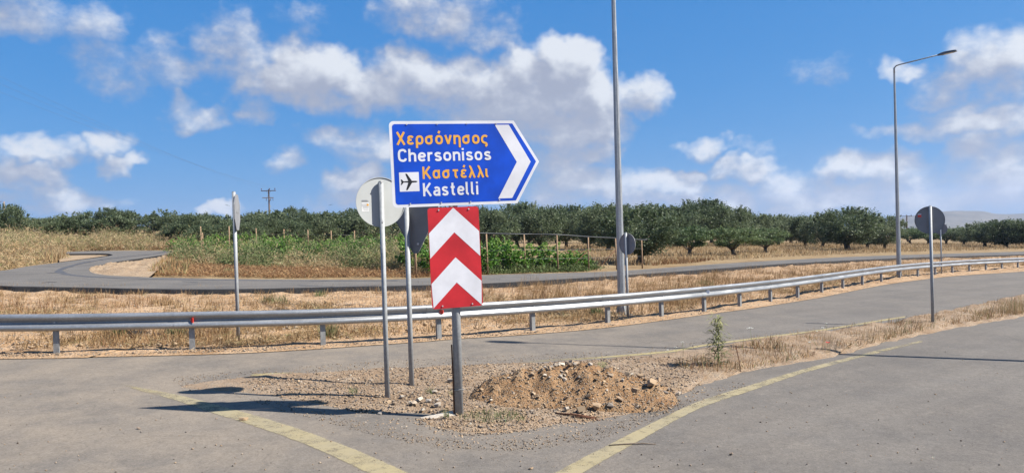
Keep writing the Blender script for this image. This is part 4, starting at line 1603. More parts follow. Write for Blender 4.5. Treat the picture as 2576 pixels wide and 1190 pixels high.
def olive_variant(seed, nclump, leaves, leaf, mat, flat_=.8, gap=.55, trunk=.28, low=.26):
    """unit olive: about 1 high, crown about 1.15 wide -> (trunk mesh, crown mesh)"""
    r = np.random.default_rng(seed)
    rd = random.Random(seed)
    mb = MB()
    tips = []
    th = trunk * .55
    lean = Vector((rd.uniform(-.04, .04), rd.uniform(-.04, .04), 0))
    mb.tube([(0, 0, -.06), (0, 0, .0), lean * .5 + Vector((0, 0, th * .5)), lean + Vector((0, 0, th))], [.085, .062, .046, .05], 8)
    nl = rd.randint(4, 6)
    for k in range(nl):
        a = k / nl * 6.283 + rd.uniform(-.4, .4)
        rr = rd.uniform(.16, .34)
        p0 = lean + Vector((0, 0, th * .9))
        p1 = p0 + Vector((math.cos(a) * rr * .45, math.sin(a) * rr * .45, .13 + rd.uniform(-.03, .05)))
        p2 = p0 + Vector((math.cos(a) * rr, math.sin(a) * rr, .34 + rd.uniform(-.1, .12)))
        mb.tube([p0, p1, p2], [.034, .022, .010], 6)
        a2 = a + rd.uniform(-.9, .9)
        p3 = p1 + Vector((math.cos(a2) * rr * .7, math.sin(a2) * rr * .7, .16 + rd.uniform(-.06, .1)))
        mb.tube([p1, (p1 + p3) / 2 + Vector((0, 0, .02)), p3], [.016, .012, .006], 5)
    me_t = mb.build('trunk', M_BARK)
    tm = me_t.data
    bpy.data.objects.remove(me_t)
    # crown of clumps over an uneven dome
    C, tint = [], []
    cz, hz = (1 + low) / 2, (1 - low) / 2
    lob = [(rd.uniform(0, 6.28), rd.uniform(.0, 1.), rd.uniform(.75, 1.1)) for _ in range(7)]
    for k in range(nclump):
        z = r.uniform(-1, 1)
        a = r.uniform(0, 6.283)
        shell = r.uniform(gap, 1.) ** .6
        bulge = 1 + .16 * math.sin(2 * a + seed) + .12 * math.sin(3 * a + 2 * z * 2 + seed * 1.7) + r.normal(0, .07)
        rad = math.sqrt(max(0, 1 - z * z)) ** .75 * .56 * shell * bulge
        zz = cz + z * hz * (shell * .35 + .65) * (1 + .10 * math.sin(a * 2 + seed * 3))
        if z < -.3:
            rad *= .88
        c = np.array([rad * math.cos(a), rad * math.sin(a), min(zz, 1.06)])
        sd = r.uniform(.045, .085)
        n = int(leaves * r.uniform(.6, 1.3))
        p = r.normal(0, 1, (n, 3)) * np.array([sd, sd, sd * flat_]) + c
        C.append(p)
        tint.append(np.clip(r.normal(r.uniform(.25, .62), .16, n), 0, 1))
    for k in range(int(nclump * .28)):                     # shoots standing out of the crown
        z = r.uniform(.1, 1)
        a = r.uniform(0, 6.283)
        rad = math.sqrt(max(0, 1 - z * z)) ** .75 * .57
        b = np.array([rad * math.cos(a), rad * math.sin(a), cz + z * hz])
        dv = np.array([math.cos(a) * .35, math.sin(a) * .35, .9]) * r.uniform(.06, .17)
        n = int(leaves * .4)
        t = r.random((n, 1))
        C.append(b + dv * t + r.normal(0, .012, (n, 3)))
        tint.append(np.clip(r.normal(.55, .18, n), 0, 1))
    C = np.concatenate(C)
    C = C[C[:, 2] > low - .06]
    tint = np.concatenate(tint)[:len(C)]
    V, F = leaf_faces(C, leaf, r, 2.3, .3)
    cm_ = np_mesh('crown', V, [F], [tint])
    cm_.materials.append(mat)
    return tm, cm_


OL = [olive_variant(s, 125, 125, .043, M_OLIVE, .8, .5, t, lo) for s, t, lo in ((11, .29, .17), (12, .33, .21), (13, .27, .14), (14, .29, .19), (15, .26, .12))]
YO = [olive_variant(s, 90, 110, .050, M_YOUNG, .55, .45, .38, .34) for s in (31, 32, 33)]
SHR = [olive_variant(s, 60, 70, .08, M_YOUNG, .7, .4, .1, .02) for s in (41, 42)]
FARO = [olive_variant(s, 60, 34, .085, M_OLIVE, .8, .5, .24, .12) for s in (51, 52, 53, 54)]


def put_tree(name, var, loc, hgt, wid, rz, label, group=None, cat='tree'):
    o = empty(name, loc, (0, 0, rz))
    o.scale = (wid / 1.15, wid / 1.15, hgt)
    tag(o, label, cat, group)
    link('trunk', var[0], None, o)
    link('crown', var[1], None, o)
    return o


def tree_px(name, var, x, yb, yt, wpx, label, group=None, cat='tree', rz=None):
    b = gp(x, yb)
    s = FD / b.y
    return put_tree(name, var, b, (yb - yt) / s, wpx / s, random.uniform(0, 6.28) if rz is None else rz, label, group, cat)


random.seed(5)
GRP = 'olive trees of the grove behind the vineyard'
LABG = 'olive crown showing above and between the front trees of the central grove'
GLAB = {1120: 'grove olive tree hidden mostly behind the chevron panel', 1180: 'grove olive tree half covered by the right edge of the chevron panel',
        1240: 'grove olive tree right behind the first trellis post', 1302: 'grove olive tree behind the gap after the first trellis post',
        1362: 'grove olive tree behind the gap before the third trellis post', 1425: 'grove olive tree behind and right of the third trellis post',
        1482: 'grove olive tree behind the fourth trellis post', 1530: 'tall grove olive tree directly left of the tall lamp post',
        1560: 'grove olive tree crossed by the tall lamp post', 1690: 'grove olive tree right of the big old trunk',
        1752: 'tallest olive of the grove, standing behind the first young olive', 1826: 'grove olive tree behind the gap between the first two young olives',
        1895: 'grove olive tree behind the second and third young olives', 1958: 'rightmost front olive of the grove, past the young olives'}
for i, (x, yb, yt, w) in enumerate(((1120, 622, 528, 120), (1180, 624, 532, 110), (1240, 626, 534, 125), (1302, 621, 521, 115), (1362, 624, 528, 120), (1425, 622, 524, 105), (1482, 627, 538, 105), (1530, 630, 519, 130),
                                    (1560, 622, 528, 110), (1690, 623, 538, 120), (1752, 618, 511, 150), (1826, 618, 524, 120), (1895, 618, 543, 110), (1958, 617, 548, 95),
                                    (1210, 612, 524, 90), (1330, 611, 516, 80), (1400, 611, 526, 90), (1640, 612, 520, 110), (1790, 610, 516, 100), (1715, 611, 522, 90), (1860, 611, 534, 90), (1930, 611, 546, 85), (1990, 611, 551, 80), (1475, 612, 530, 90))):
    tree_px('olive_tree', OL[i % 5], x, yb, yt, w, GLAB.get(x, LABG), GRP)
tree_px('olive_tree', OL[1], 1611, 662, 528, 195, 'big old olive tree with a thick dark trunk behind the end trellis post')
tree_px('olive_tree', YO[0], 1735, 642, 574, 118, 'young light green olive tree with a forked trunk, first right of the lamp post')
tree_px('olive_tree', YO[1], 1846, 641, 575, 128, 'young light green olive tree with a forked trunk, second right of the lamp post')
tree_px('olive_tree', YO[2], 1925, 634, 577, 105, 'young light green olive tree, third right of the lamp post')
tree_px('olive_tree', OL[2], 2026, 618, 546, 85, 'dark olive tree left of the broad olive in the straw field')
tree_px('olive_tree', OL[3], 2132, 628, 533, 165, 'broad dark olive tree with a thick trunk standing in the straw field')
tree_px('olive_tree', OL[4], 2068, 621, 546, 95, 'olive tree touching the left side of the broad olive in the straw field')
tree_px('olive_tree', OL[0], 2226, 626, 549, 100, 'olive tree just left of the distant street lamp')
tree_px('olive_tree', OL[2], 2182, 622, 548, 80, 'olive tree touching the right side of the broad olive in the straw field')
for i, (x, yb, yt, w) in enumerate(((2290, 613, 577, 70), (2335, 614, 580, 66), (2380, 614, 578, 70), (2425, 615, 576, 70))):
    tree_px('olive_tree', (YO + OL)[i], x, yb, yt, w, ('first', 'second', 'third', 'fourth')[i] + ' low olive tree right of the distant street lamp, behind the right signs', 'low olives behind the right signs')
for i, (x, yb, yt, w) in enumerate(((2478, 620, 563, 95), (2530, 622, 556, 110), (2590, 623, 558, 110), (2650, 623, 556, 110))):
    tree_px('olive_tree', OL[(i + 1) % 5], x, yb, yt, w, ('leftmost', 'second', 'third', 'outermost, cut off')[i] + ' dark olive tree of the clump at the right edge', 'dark olives at the right edge')
tree_px('olive_tree', OL[3], 14, 600, 523, 100, 'dark round tree at the left edge beside the dry grass mound')
tree_px('olive_tree', OL[0], -60, 606, 520, 110, 'dark tree cut by the left edge of the frame')
random.seed(9)
k = 0
tops = [(60, 548), (120, 545), (180, 542), (240, 536), (285, 528), (340, 534), (400, 537), (470, 541), (540, 545), (600, 542), (660, 534), (720, 530), (780, 536), (840, 534), (900, 524), (960, 528), (1020, 530), (1090, 526)]


def top_at(x):
    return float(np.interp(x, [a for a, b in tops], [b for a, b in tops]))


LABL = ('olive tree on the skyline row of the far left grove', 'olive tree in the front row of the far left grove behind the dry grass', 'olive tree in the grove behind the vine stakes', 'lower olive tree right behind the vineyard left of the signs')
for row, (yb, dx, dtop, n0, x0, x1) in enumerate(((587, 46, 2, 0, 50, 1120), (592, 44, 10, 1, 75, 560), (606, 54, 4, 2, 500, 1130), (614, 66, 24, 3, 470, 1100))):
    x = x0
    while x < x1:
        xx = x + random.uniform(-9, 9)
        yt = top_at(xx) + dtop + random.uniform(-9, 10)
        tree_px('olive_tree', (FARO + OL)[random.randrange(9)], xx, yb + random.uniform(-1, 1), yt, dx * random.uniform(1.35, 1.8), LABL[row], 'olive trees of the left grove, row ' + 'abcd'[row])
        x += dx
for i, (x, yb, yt, w) in enumerate(((165, 590, 560, 66), (205, 590, 556, 70), (248, 589, 562, 60))):
    tree_px('shrub', SHR[i % 2], x, yb, yt, w, 'light green bush in front of the left grove', 'light green bushes left', 'shrub')
# far wood on the right, beyond counting
r = np.random.default_rng(77)
C, tn = [], []
for i in range(260):
    px, dep = r.uniform(2050, 2760), r.uniform(420, 900)
    d = ray(px, 580)
    x = d.x * dep / d.y
    z = float(T(x, dep))
    hh = r.uniform(4, 7)
    n = 120
    C.append(np.array([x, dep, z + hh * .55]) + r.normal(0, 1, (n, 3)) * np.array([3.2, 3.2, hh * .26]))
    tn.append(np.clip(r.normal(r.uniform(.2, .6), .15, n), 0, 1))
V, F = leaf_faces(np.concatenate(C), 1.5, r, 1.6)
o = link('far_wood', np_mesh('far_wood', V, [F], [np.concatenate(tn)]), M_OLIVE)
tag(o, 'dark far band of woodland below the grey hills', 'wood', kind='stuff')

# ------------------------------------------------------------------ hills
HP = [(2060, 572), (2150, 566), (2200, 560), (2236, 554), (2264, 550), (2301, 541.7), (2340, 536), (2375, 532), (2400, 530.5), (2429, 530.6), (2472, 531.5), (2503, 537), (2540, 538.6), (2576, 536.5), (2640, 530), (2720, 534), (2850, 548)]
hp = catmull([at_depth(x, y, 4200) for x, y in HP], 8)
V, F = [], []
n = len(hp)
for k, (dy, fz) in enumerate(((-1500, 0.), (-1100, .18), (-700, .42), (-350, .72), (-120, .93), (0, 1.), (300, .9), (900, .4))):
    for i, p in enumerate(hp):
        x = p.x * (4200 + dy) / 4200
        g0 = -SLOPE * x - 8
        jn = 1 + .10 * mnoise.fractal(Vector((x * .004, dy * .004, 2)), 1, 2, 4) * (1 - abs(fz - .5)) if 0 < fz < 1 else 1
        V.append((x, p.y + dy + 60 * mnoise.noise(Vector((x * .005, dy, 0))), g0 + (p.z - g0) * fz * jn))
for k in range(7):
    for i in range(n - 1):
        F.append((k * n + i, k * n + i + 1, (k + 1) * n + i + 1, (k + 1) * n + i))
o = MB().add(V, F, True).build('hills', M_HILL)
tag(o, kind='structure')

# ------------------------------------------------------------------ vineyard
def vine_variant(seed):
    r = np.random.default_rng(seed)
    C, tn = [], []
    for k in range(26):
        c = np.array([r.uniform(-.75, .75), r.normal(0, .16), r.uniform(.45, 1.5)])
        n = 20
        C.append(c + r.normal(0, .11, (n, 3)))
        tn.append(np.clip(r.normal(r.uniform(.25, .65), .15, n), 0, 1))
    for k in range(7):                                 # long shoots
        b = np.array([r.uniform(-.7, .7), r.normal(0, .12), r.uniform(1.3, 1.5)])
        dv = np.array([r.normal(0, .25), r.normal(0, .15), r.uniform(.2, .6)])
        t = r.random((14, 1))
        C.append(b + dv * t + r.normal(0, .03, (14, 3)))
        tn.append(np.clip(r.normal(.75, .15, 14), 0, 1))
    V, F = leaf_faces(np.concatenate(C), .155, r, 1.25, .2)
    f = np_mesh('foliage', V, [F], [np.concatenate(tn)])
    f.materials.append(M_VINE)
    mb = MB().tube([(0, 0, -.1), (.03, .02, .4), (-.02, 0, .85)], [.035, .028, .022], 6).tube([(-.02, 0, .85), (.35, .03, .95), (.75, 0, .98)], [.02, .015, .01], 5).tube([(-.02, 0, .85), (-.38, -.02, .95), (-.75, 0, .98)], [.02, .015, .01], 5)
    o = mb.build('stem', M_VBARK)
    sm_ = o.data
    bpy.data.objects.remove(o)
    return sm_, f


VV = [vine_variant(s) for s in (3, 4, 5, 6)]
TR = [gp(x, y) for x, y in ((1227, 689), (1322, 684), (1404, 683), (1481, 680), (1552, 677), (1616, 674))]
rowdir = (TR[-1] - TR[0]).normalized()
rz_row = math.atan2(rowdir.y, rowdir.x)


def vine(p, sc, label, group):
    o = empty('grapevine', p, (0, 0, rz_row + random.uniform(-.2, .2)))
    k = random.uniform(.88, 1.12) * sc
    o.scale = (random.uniform(.9, 1.15), 1.2, k)
    tag(o, label, 'grapevine', group)
    v = random.choice(VV)
    link('stem', v[0], None, o)
    link('foliage', v[1], None, o)


random.seed(3)
pp = Vector((rowdir.y, -rowdir.x, 0)) * -1            # away from the camera
n = 0
d = -3.2
while d < 8.3:
    q = TR[0] + rowdir * d + pp * random.uniform(.35, .6)
    q.z = float(T(q.x, q.y))
    vine(q, .88 if d < 6 else .62, 'leafy green grapevine in the front row below the dark trellis pipe', 'grapevines below the trellis pipe')
    d += 1.15
d = -3.
while d < 4:
    q = TR[0] + rowdir * d + pp * 3.0
    q.z = float(T(q.x, q.y))
    vine(q, 1.0, 'leafy green grapevine in the second row behind the dark trellis pipe', 'grapevines of the second row')
    d += 1.2
for yb, sc, x0, x1 in ((664, .78, 640, 1150), (655, .85, 560, 1180), (647, .88, 470, 1190), (641, .9, 440, 1150)):
    x = x0
    while x < x1:
        q = gp(x, yb + random.uniform(-1.5, 1.5))
        vine(q, sc * random.uniform(.7, 1.2), 'bright green grapevine in the vineyard left of the signs, behind the weeds', 'grapevines left of the signs')
        x += 1.28 * FD / q.y
# trellis: front row with dark pipe
tre = empty('trellis', TR[0])
tag(tre, 'row of wooden trellis posts carrying a dark irrigation pipe right of the chevron panel', 'trellis')
O2 = TR[0]
tp = []
for i, p in enumerate(TR):
    hh = (2.16, 2.12, 2.10, 1.98, 1.90, 1.78)[i]
    l = Vector((random.uniform(-.05, .03), 0, 0))
    MB().tube([p - O2 - Vector((0, 0, .2)), p - O2 + l + Vector((0, 0, hh))], [.05, .045], 8).build('post', M_WOOD, tre)
    tp.append(p - O2 + l + Vector((0, 0, hh + .03)))
ext = [tp[0] - rowdir * 4.4 + Vector((0, 0, .10)), tp[0] - rowdir * 2.2 + Vector((0, 0, .06))] + tp + [tp[-1] + rowdir * .55 + Vector((0, 0, .03))]
MB().tube(catmull(ext, 4), .034, 8).build('pipe', M_DARKP, tre)
for i in (3, 4):
    MB().tube([tp[i] - rowdir * 1.55 - Vector((0, 0, tp[i].z - (TR[i].z - O2.z) - .1)), tp[i] - Vector((0, 0, .75))], .022, 6).build('brace', M_RUST, tre)
for zz in (.75, 1.25):
    MB().tube([Vector((p.x - O2.x, p.y - O2.y, p.z - O2.z + zz)) for p in TR], .006, 5).build('wire', M_WIRE, tre)
for i in (-1, -2):
    p = TR[0] + rowdir * 2.2 * i
    p.z = float(T(p.x, p.y))
    MB().tube([p - O2 - Vector((0, 0, .2)), p - O2 + Vector((0, 0, 2.16))], [.062, .056], 8).build('post', M_WOOD, tre)
# back stakes on the left
LST = [(508, 648, 569.5), (578, 648, 569), (647, 649, 573), (717, 649, 576.5), (777, 650, 578), (835, 651, 579.5), (893, 651, 580), (512, 652, 585)]
tl2 = empty('trellis', gp(508, 648))
tag(tl2, 'row of pale wooden vine stakes sticking up above the vineyard left of the signs', 'trellis')
O3 = gp(508, 648)
for i, (x, yb, yt) in enumerate(LST):
    p = gp(x, yb)
    hh = (yb - yt) * p.y / FD
    MB().tube([p - O3 - Vector((0, 0, .2)), p - O3 + Vector((random.uniform(-.06, .04), 0, hh))], [.055, .048], 8).build('stake', M_WOOD, tl2)
MB().tube([gp(x, yb) - O3 + Vector((0, 0, 1.9)) for x, yb, yt in LST[:7]], .008, 5).build('wire', M_WIRE, tl2)
# irrigation valves by the round sign
q = gp(1056, 682)
va = empty('irrigation_valve', q)
tag(va, 'pipe stand with blue valves between the two thin posts and the chevron panel', 'valve')
MB().tube([(0, 0, 0), (0, 0, 1.35)], .03, 8).build('riser', M_DARKP, va)
for z in (.95, 1.45):
    MB().tube([(0, 0, z), (0, 0, z + .08), (0, 0, z + .16), (0, 0, z + .22)], [.05, .09, .085, .04], 8).build('valve_body', M_BLUEP, va)
MB().tube([(-.35, 0, .98), (0, 0, 1.0)], .03, 8).build('elbow', M_DARKP, va)


# ------------------------------------------------------------------ grasses and weeds
def blades(name, P, hr, wr, lean, mat, label, cat, seed, tint=(.5, .25), clump=0, wind=(.25, -.05)):
    """grass as one mesh: every blade a bent strip of a quad and a tip"""
    r = np.random.default_rng(seed)
    n = len(P)
    h = r.uniform(hr[0], hr[1], n)
    if clump:
        s = np.array([mnoise.noise(Vector((a * clump, b * clump, seed))) for a, b in P[:, :2]])
        h *= np.clip(1 + .9 * s, .25, 1.8)
    a = r.uniform(0, 6.283, n)
    w = r.uniform(wr[0], wr[1], n) * .5
    ln_ = np.abs(r.normal(0, lean, n))
    b = r.uniform(0, 6.283, n)
    dx = np.cos(b) * ln_ + wind[0] * r.random(n)
    dy = np.sin(b) * ln_ + wind[1]
    cs = 1 / np.sqrt(1 + dx * dx + dy * dy)
    ux, uy = np.cos(a) * w, np.sin(a) * w
    z = np.zeros(n)
    D = np.stack([dx * cs * h, dy * cs * h, cs * h], 1)
    mid = P + D * .5
    mid[:, 2] += h * .08
    tip = P + D
    tip[:, 2] -= h * .10 * ln_
    U = np.stack([ux, uy, z], 1)
    V = np.stack([P - U, P + U, mid + U * .75, mid - U * .75, tip], 1).reshape(-1, 3)
    i = np.arange(n) * 5
    Q = np.stack([i, i + 1, i + 2, i + 3], 1)
    Tt = np.stack([i + 3, i + 2, i + 4], 1)
    t = np.clip(r.normal(tint[0], tint[1], n), 0, 1)
    o = link(name, np_mesh(name, V, [Q, Tt], [t, t]), mat)
    tag(o, label, cat, kind='stuff')
    return o


def tangle(name, P, rad, hgt, k, size, elong, mat, label, cat, seed, tint=(.5, .2), up=.3):
    """matted clumps: k thin leaves or stalks in every direction round each point"""
    r = np.random.default_rng(seed)
    n = len(P)
    sc = r.uniform(.55, 1.35, n)
    C = np.repeat(P, k, 0)
    g3 = r.normal(0, 1, (n * k, 3))
    S_ = np.repeat(sc, k)
    C[:, :2] += g3[:, :2] * rad * S_[:, None]
    hh = hgt * S_
    C[:, 2] += np.abs(g3[:, 2]) * hh * .42 * np.exp(-.25 * (g3[:, 0] ** 2 + g3[:, 1] ** 2)) + size * .12
    V, F = leaf_faces(C, size, r, elong, up)
    t = np.clip(np.repeat(r.normal(tint[0], tint[1] * .7, n), k) + r.normal(0, tint[1] * .7, n * k), 0, 1)
    o = link(name, np_mesh(name, V, [F], [t]), mat)
    tag(o, label, cat, kind='stuff')
    return o


def area(poly_px, n, seed, far=1.0):
    """points over a pixel polygon, spread on the ground (nearer ground somewhat denser)"""
    r = np.random.default_rng(seed)
    W_ = np.array([list(gp(*p))[:2] for p in poly_px])
    lo, hi = W_.min(0), W_.max(0)
    out = []
    tot = 0
    while tot < n:
        q = r.uniform(lo, hi, (n * 2, 2))
        keep = inpoly(q, W_) & (r.random(len(q)) < (max(lo[1], 5) / np.maximum(q[:, 1], 1)) ** far)
        out.append(q[keep])
        tot += keep.sum()
    q = np.concatenate(out)[:n]
    return np.column_stack([q, T(q[:, 0], q[:, 1])])


A_ = [(-250, 715), (0, 729), (400, 738), (800, 736), (1200, 725), (1500, 708), (1800, 686), (2200, 659), (2700, 643), (2700, 662), (2400, 683), (2216, 703), (2065, 732), (1894, 760), (1773, 776), (1534, 808), (1263, 832), (1037, 846), (645, 872), (250, 882), (-250, 888)]
HI_ = [(-250, 718), (0, 731), (400, 740), (800, 738), (1200, 727), (1500, 710), (1800, 688), (2200, 661), (2700, 644), (2700, 650), (2200, 674), (1800, 712), (1500, 745), (1200, 768), (800, 785), (400, 790), (0, 785), (-250, 775)]
LO_ = HI_[9:][::-1] + A_[9:]
P = np.concatenate([area(HI_, 9000, 1, 1.2), area([(-250, 775), (0, 785), (400, 790), (800, 785), (1200, 768), (1500, 745), (1800, 712), (2200, 674), (2700, 650)] + A_[9:], 60000, 101, 1.2)])
sN = np.array([N3(a, b, .35, 3.) + .5 * N3(a, b, 1.3, 9) for a, b in P[:, :2]])
keep = (sN + rng.normal(0, .28, len(sN))) > -.12
P = P[keep]
P[:, 2] += .03
blades('dry_grass', P, (.04, .24), (.008, .020), 1.5, M_STRAW, 'short dry straw grass on the slope behind the guard rail', 'grass', 2, (.52, .24), .5)
P = area(A_, 30000, 3, 1.2)
P = P[np.array([N3(a, b, .22, 31.) > .18 for a, b in P[:, :2]])]
P[:, 2] += .03
blades('dry_weeds', P, (.12, .42), (.006, .014), .7, M_RUDDY, 'reddish brown dead weeds in patches behind the guard rail', 'weeds', 4, (.45, .25), .7)
q = np.concatenate([scatter_px(HI_, 2600, 411), scatter_px([(-50, 790), (400, 795), (800, 788), (1200, 772), (1500, 750), (1500, 806), (1263, 832), (1037, 846), (645, 872), (250, 882), (-50, 886)], 1500, 412)])
p = gp_np(q)
p[:, 2] += .06
o = gravel('verge_clods', p, (.012, .075), 413, None, .35, .9)
tag(o, 'loose stones and clods on the dirt slope behind the guard rail', 'stones')
P = area(A_, 2600, 421, 1.2)
P = P[np.array([N3(a, b, .35, 3.) + .4 * N3(a, b, 1.3, 9) > -.05 for a, b in P[:, :2]])]
P[:, 2] += .04
tangle('matted_straw', P, .22, .12, 46, .17, 15, M_STRAW, 'flattened matted straw over the slope behind the guard rail', 'grass', 422, (.6, .25), .15)
r_t = np.random.default_rng(404)
ct = area(A_, 1500, 405, 1.3)
ct = ct[np.array([N3(a, b, .3, 33.) + .3 * r_t.normal() > .05 for a, b in ct[:, :2]])]
P = np.repeat(ct, 26, 0)
P[:, :2] += r_t.normal(0, .085, (len(P), 2))
P[:, 2] = -SLOPE * P[:, 0] + .04
blades('straw_tufts', P, (.15, .42), (.006, .014), .6, M_STRAW, 'separate straw tufts dotted over the slope behind the guard rail', 'grass', 406, (.45, .2))
P = area([(1300, 725), (1800, 690), (2250, 660), (2576, 650), (2576, 664), (2216, 700), (1894, 757), (1700, 785), (1534, 803), (1320, 815)], 16000, 30, 1.2)
P = P[np.array([N3(a, b, .3, 41.) > -.05 for a, b in P[:, :2]])]
P[:, 2] += .03
blades('tall_dry_grass', P, (.2, .55), (.005, .012), .35, M_STRAW, 'taller dry grass on the slope round the foot of the lamp post', 'grass', 31, (.45, .2), .7)
P = area([(380, 692), (700, 698), (1100, 696), (1200, 690), (1200, 682), (1000, 684), (700, 678), (480, 668), (400, 680)], 9000, 5)
tangle('dry_grass', P[:1100], .30, .30, 60, .22, 13, M_RUDDY, 'brown dead grass along the far side of the service road below the weeds', 'grass', 6, (.55, .25), .2)
P = area([(440, 668), (700, 678), (1000, 684), (1100, 680), (1170, 672), (1150, 655), (900, 652), (600, 645), (470, 640), (430, 650)], 24000, 7)
pn = np.array([N3(a, b, .22, 71.) + .4 * N3(a, b, .9, 73) for a, b in P[:, :2]])
lf = np.interp(P[:, 0], [-26, -20, -17, -8, -5], [.35, .1, -.1, -.12, .1])          # straw at both ends, green between
mk = pn + rng.normal(0, .12, len(pn)) - lf
Pd, Pw = P[mk < -.02][:520], P[mk > -.05][:620]
tangle('straw_clumps', Pd, .34, 1.35, 95, .30, 14, M_STRAW, 'straw clumps among the green weeds in front of the vineyard', 'grass', 108, (.62, .22), .5)
tangle('roadside_weeds', Pw, .32, 1.9, 125, .16, 3.2, M_WEED, 'mixed grey green weeds in front of the vineyard left of the signs', 'weeds', 8, (.42, .22), .3)
tangle('weed_stalks', Pw[:300], .30, 2.4, 40, .34, 16, M_WEED, 'thin pale stalks standing among the green weeds before the vineyard', 'weeds', 109, (.62, .22), 1.2)
P = area([(930, 684), (1100, 690), (1130, 680), (1110, 664), (960, 664)], 5000, 9)
tangle('tall_dry_grass', P[:190], .30, 1.9, 130, .34, 18, M_STRAW, 'pale tufts of tall dry grass leaning beside the two thin sign posts', 'grass', 10, (.78, .15), .9)
# green undergrowth below the trellis
P = area([(1215, 689), (1330, 686), (1480, 682), (1500, 672), (1400, 672), (1220, 674)], 6500, 11)
tangle('undergrowth', P[:420], .28, .55, 70, .13, 2.6, M_WEED, 'low green undergrowth below the trellised vines', 'undergrowth', 12, (.2, .2), .3)
# left mound and field behind the loop
P = area([(-120, 700), (0, 678), (80, 665), (146, 655), (146, 640), (100, 615), (0, 612), (-120, 615)], 13000, 13)
tangle('dry_grass', P[:900], .45, .8, 75, .34, 12, M_STRAW, 'dry grass mound left of the service road bend', 'grass', 14, (.55, .25), .4)
P = area([(60, 633), (200, 630), (440, 629), (500, 622), (560, 604), (300, 596), (60, 600), (-60, 606), (-60, 640)], 26000, 15, .6)
P = P[np.array([N3(a, b, .16, 91.) > -.45 for a, b in P[:, :2]])]
tangle('tall_dry_grass', P[:1500], .50, 1.45, 95, .36, 12, M_STRAW, 'tall pale dry grass on the rise behind the bend of the service road', 'grass', 16, (.68, .22), .9)
P = area([(112, 662), (150, 658), (165, 650), (160, 640), (140, 636), (112, 640)], 1500, 117)
P[:, 2] += .1
blades('dry_grass', P, (.3, .9), (.02, .05), .6, M_STRAW, 'pale dry tuft where the service road bend meets the left mound', 'grass', 118, (.6, .2))
P = area([(370, 699), (470, 700), (480, 668), (490, 640), (465, 634), (445, 645), (400, 672)], 3200, 119)
P[:, 2] += .2
blades('dry_grass', P, (.15, .6), (.015, .04), .8, M_RUDDY, 'brown dead grass hanging over the right side of the pale bank', 'grass', 120, (.55, .25), .5)
P = area([(60, 633), (200, 630), (440, 629), (500, 622), (460, 619), (200, 622), (60, 624)], 5000, 17)
tangle('dry_weeds', P[:260], .45, .9, 70, .30, 9, M_RUDDY, 'brown dead weeds along the top of the service road bend', 'weeds', 18, (.32, .22), .4)
# straw field under the olives
P = area([(1420, 662), (1500, 668), (1660, 668), (1800, 656), (2000, 645), (2200, 637), (2720, 622), (2720, 612), (2200, 612), (2000, 611), (1700, 612), (1420, 618)], 42000, 19, .9)
blades('dry_grass', P, (.12, .5), (.025, .06), .8, M_STRAW, 'straw coloured field grass under the olive trees', 'grass', 20, (.58, .2), .25)
P = area([(1640, 668), (1760, 660), (1800, 652), (1660, 655)], 1500, 21)
blades('dry_weeds', P, (.1, .3), (.02, .05), .8, M_RUDDY, 'brown dead weeds beside the service road below the old olive', 'weeds', 22, (.25, .2), .4)
# the island's strip of dead weeds
P = area([(1690, 925), (1790, 900), (1900, 872), (2080, 843), (2330, 806), (2460, 780), (2576, 755), (2720, 730), (2720, 765), (2576, 794), (2400, 822), (2330, 836), (2200, 868), (2080, 896), (1930, 928), (1830, 945), (1760, 950)], 12000, 23, .8)
for i in range(len(P)):
    P[i, 2] += .05
P = P[np.array([N3(a, b, .9, 51.) > -.2 for a, b in P[:, :2]])]
blades('dry_weeds', P, (.05, .24), (.005, .012), .8, M_RUDDY, 'brown dead weeds matted along the island strip towards the round sign', 'weeds', 24, (.5, .25), .9)
P = area([(2060, 890), (2200, 858), (2330, 826), (2450, 800), (2576, 770), (2720, 745), (2720, 765), (2576, 794), (2400, 822), (2330, 836), (2200, 868), (2080, 896)], 3400, 25, .8)
P = P[np.array([N3(a, b, .8, 61.) > .05 for a, b in P[:, :2]])]
P[:, 2] += .05
blades('tall_dry_grass', P, (.15, .45), (.004, .010), .35, M_STRAW, 'golden dry grass tufts on the island near the round sign', 'grass', 26, (.5, .2), .8)
# sprigs near the sign foot and on the gravel
P = np.concatenate([area([(1150, 1065), (1230, 1078), (1330, 1072), (1300, 1050), (1200, 1048)], 300, 27), area([(1075, 1002), (1090, 1004), (1090, 996), (1075, 996)], 45, 28), area([(880, 1004), (900, 1004), (900, 994), (880, 994)], 50, 29),
                    area([(1130, 1005), (1150, 1007), (1150, 999), (1132, 999)], 40, 32), area([(1118, 1062), (1130, 1062), (1130, 1056), (1118, 1056)], 40, 33)])
P[:, 2] += .06
blades('weed_sprigs', P, (.04, .13), (.004, .009), .9, M_WEED, 'sparse green and dry sprigs growing round the foot of the sign', 'weeds', 34, (.72, .25))
# green tufts on the slope
for i, (x, y, w) in enumerate(((690, 765, 40), (440, 852, 26), (825, 850, 22), (1500, 795, 16), (1770, 722, 30), (575, 690, 16), (805, 755, 14), (300, 855, 20), (2090, 700, 20))):
    P = area([(x - w, y + 3), (x + w, y + 3), (x + w * .7, y - 3), (x - w * .7, y - 3)], 160, 60 + i)
    P[:, 2] += .04
    o = blades('weed_tuft', P, (.12, .4), (.006, .016), .5, M_WEED, ('grey green weed tuft on the dry slope behind the left guard rail', 'grey green weed tuft on the dry slope behind the right guard rail')[x > 1300], 'weeds', 80 + i, (.35, .25))
    o['group'] = ('weed tufts left', 'weed tufts right')[x > 1300]

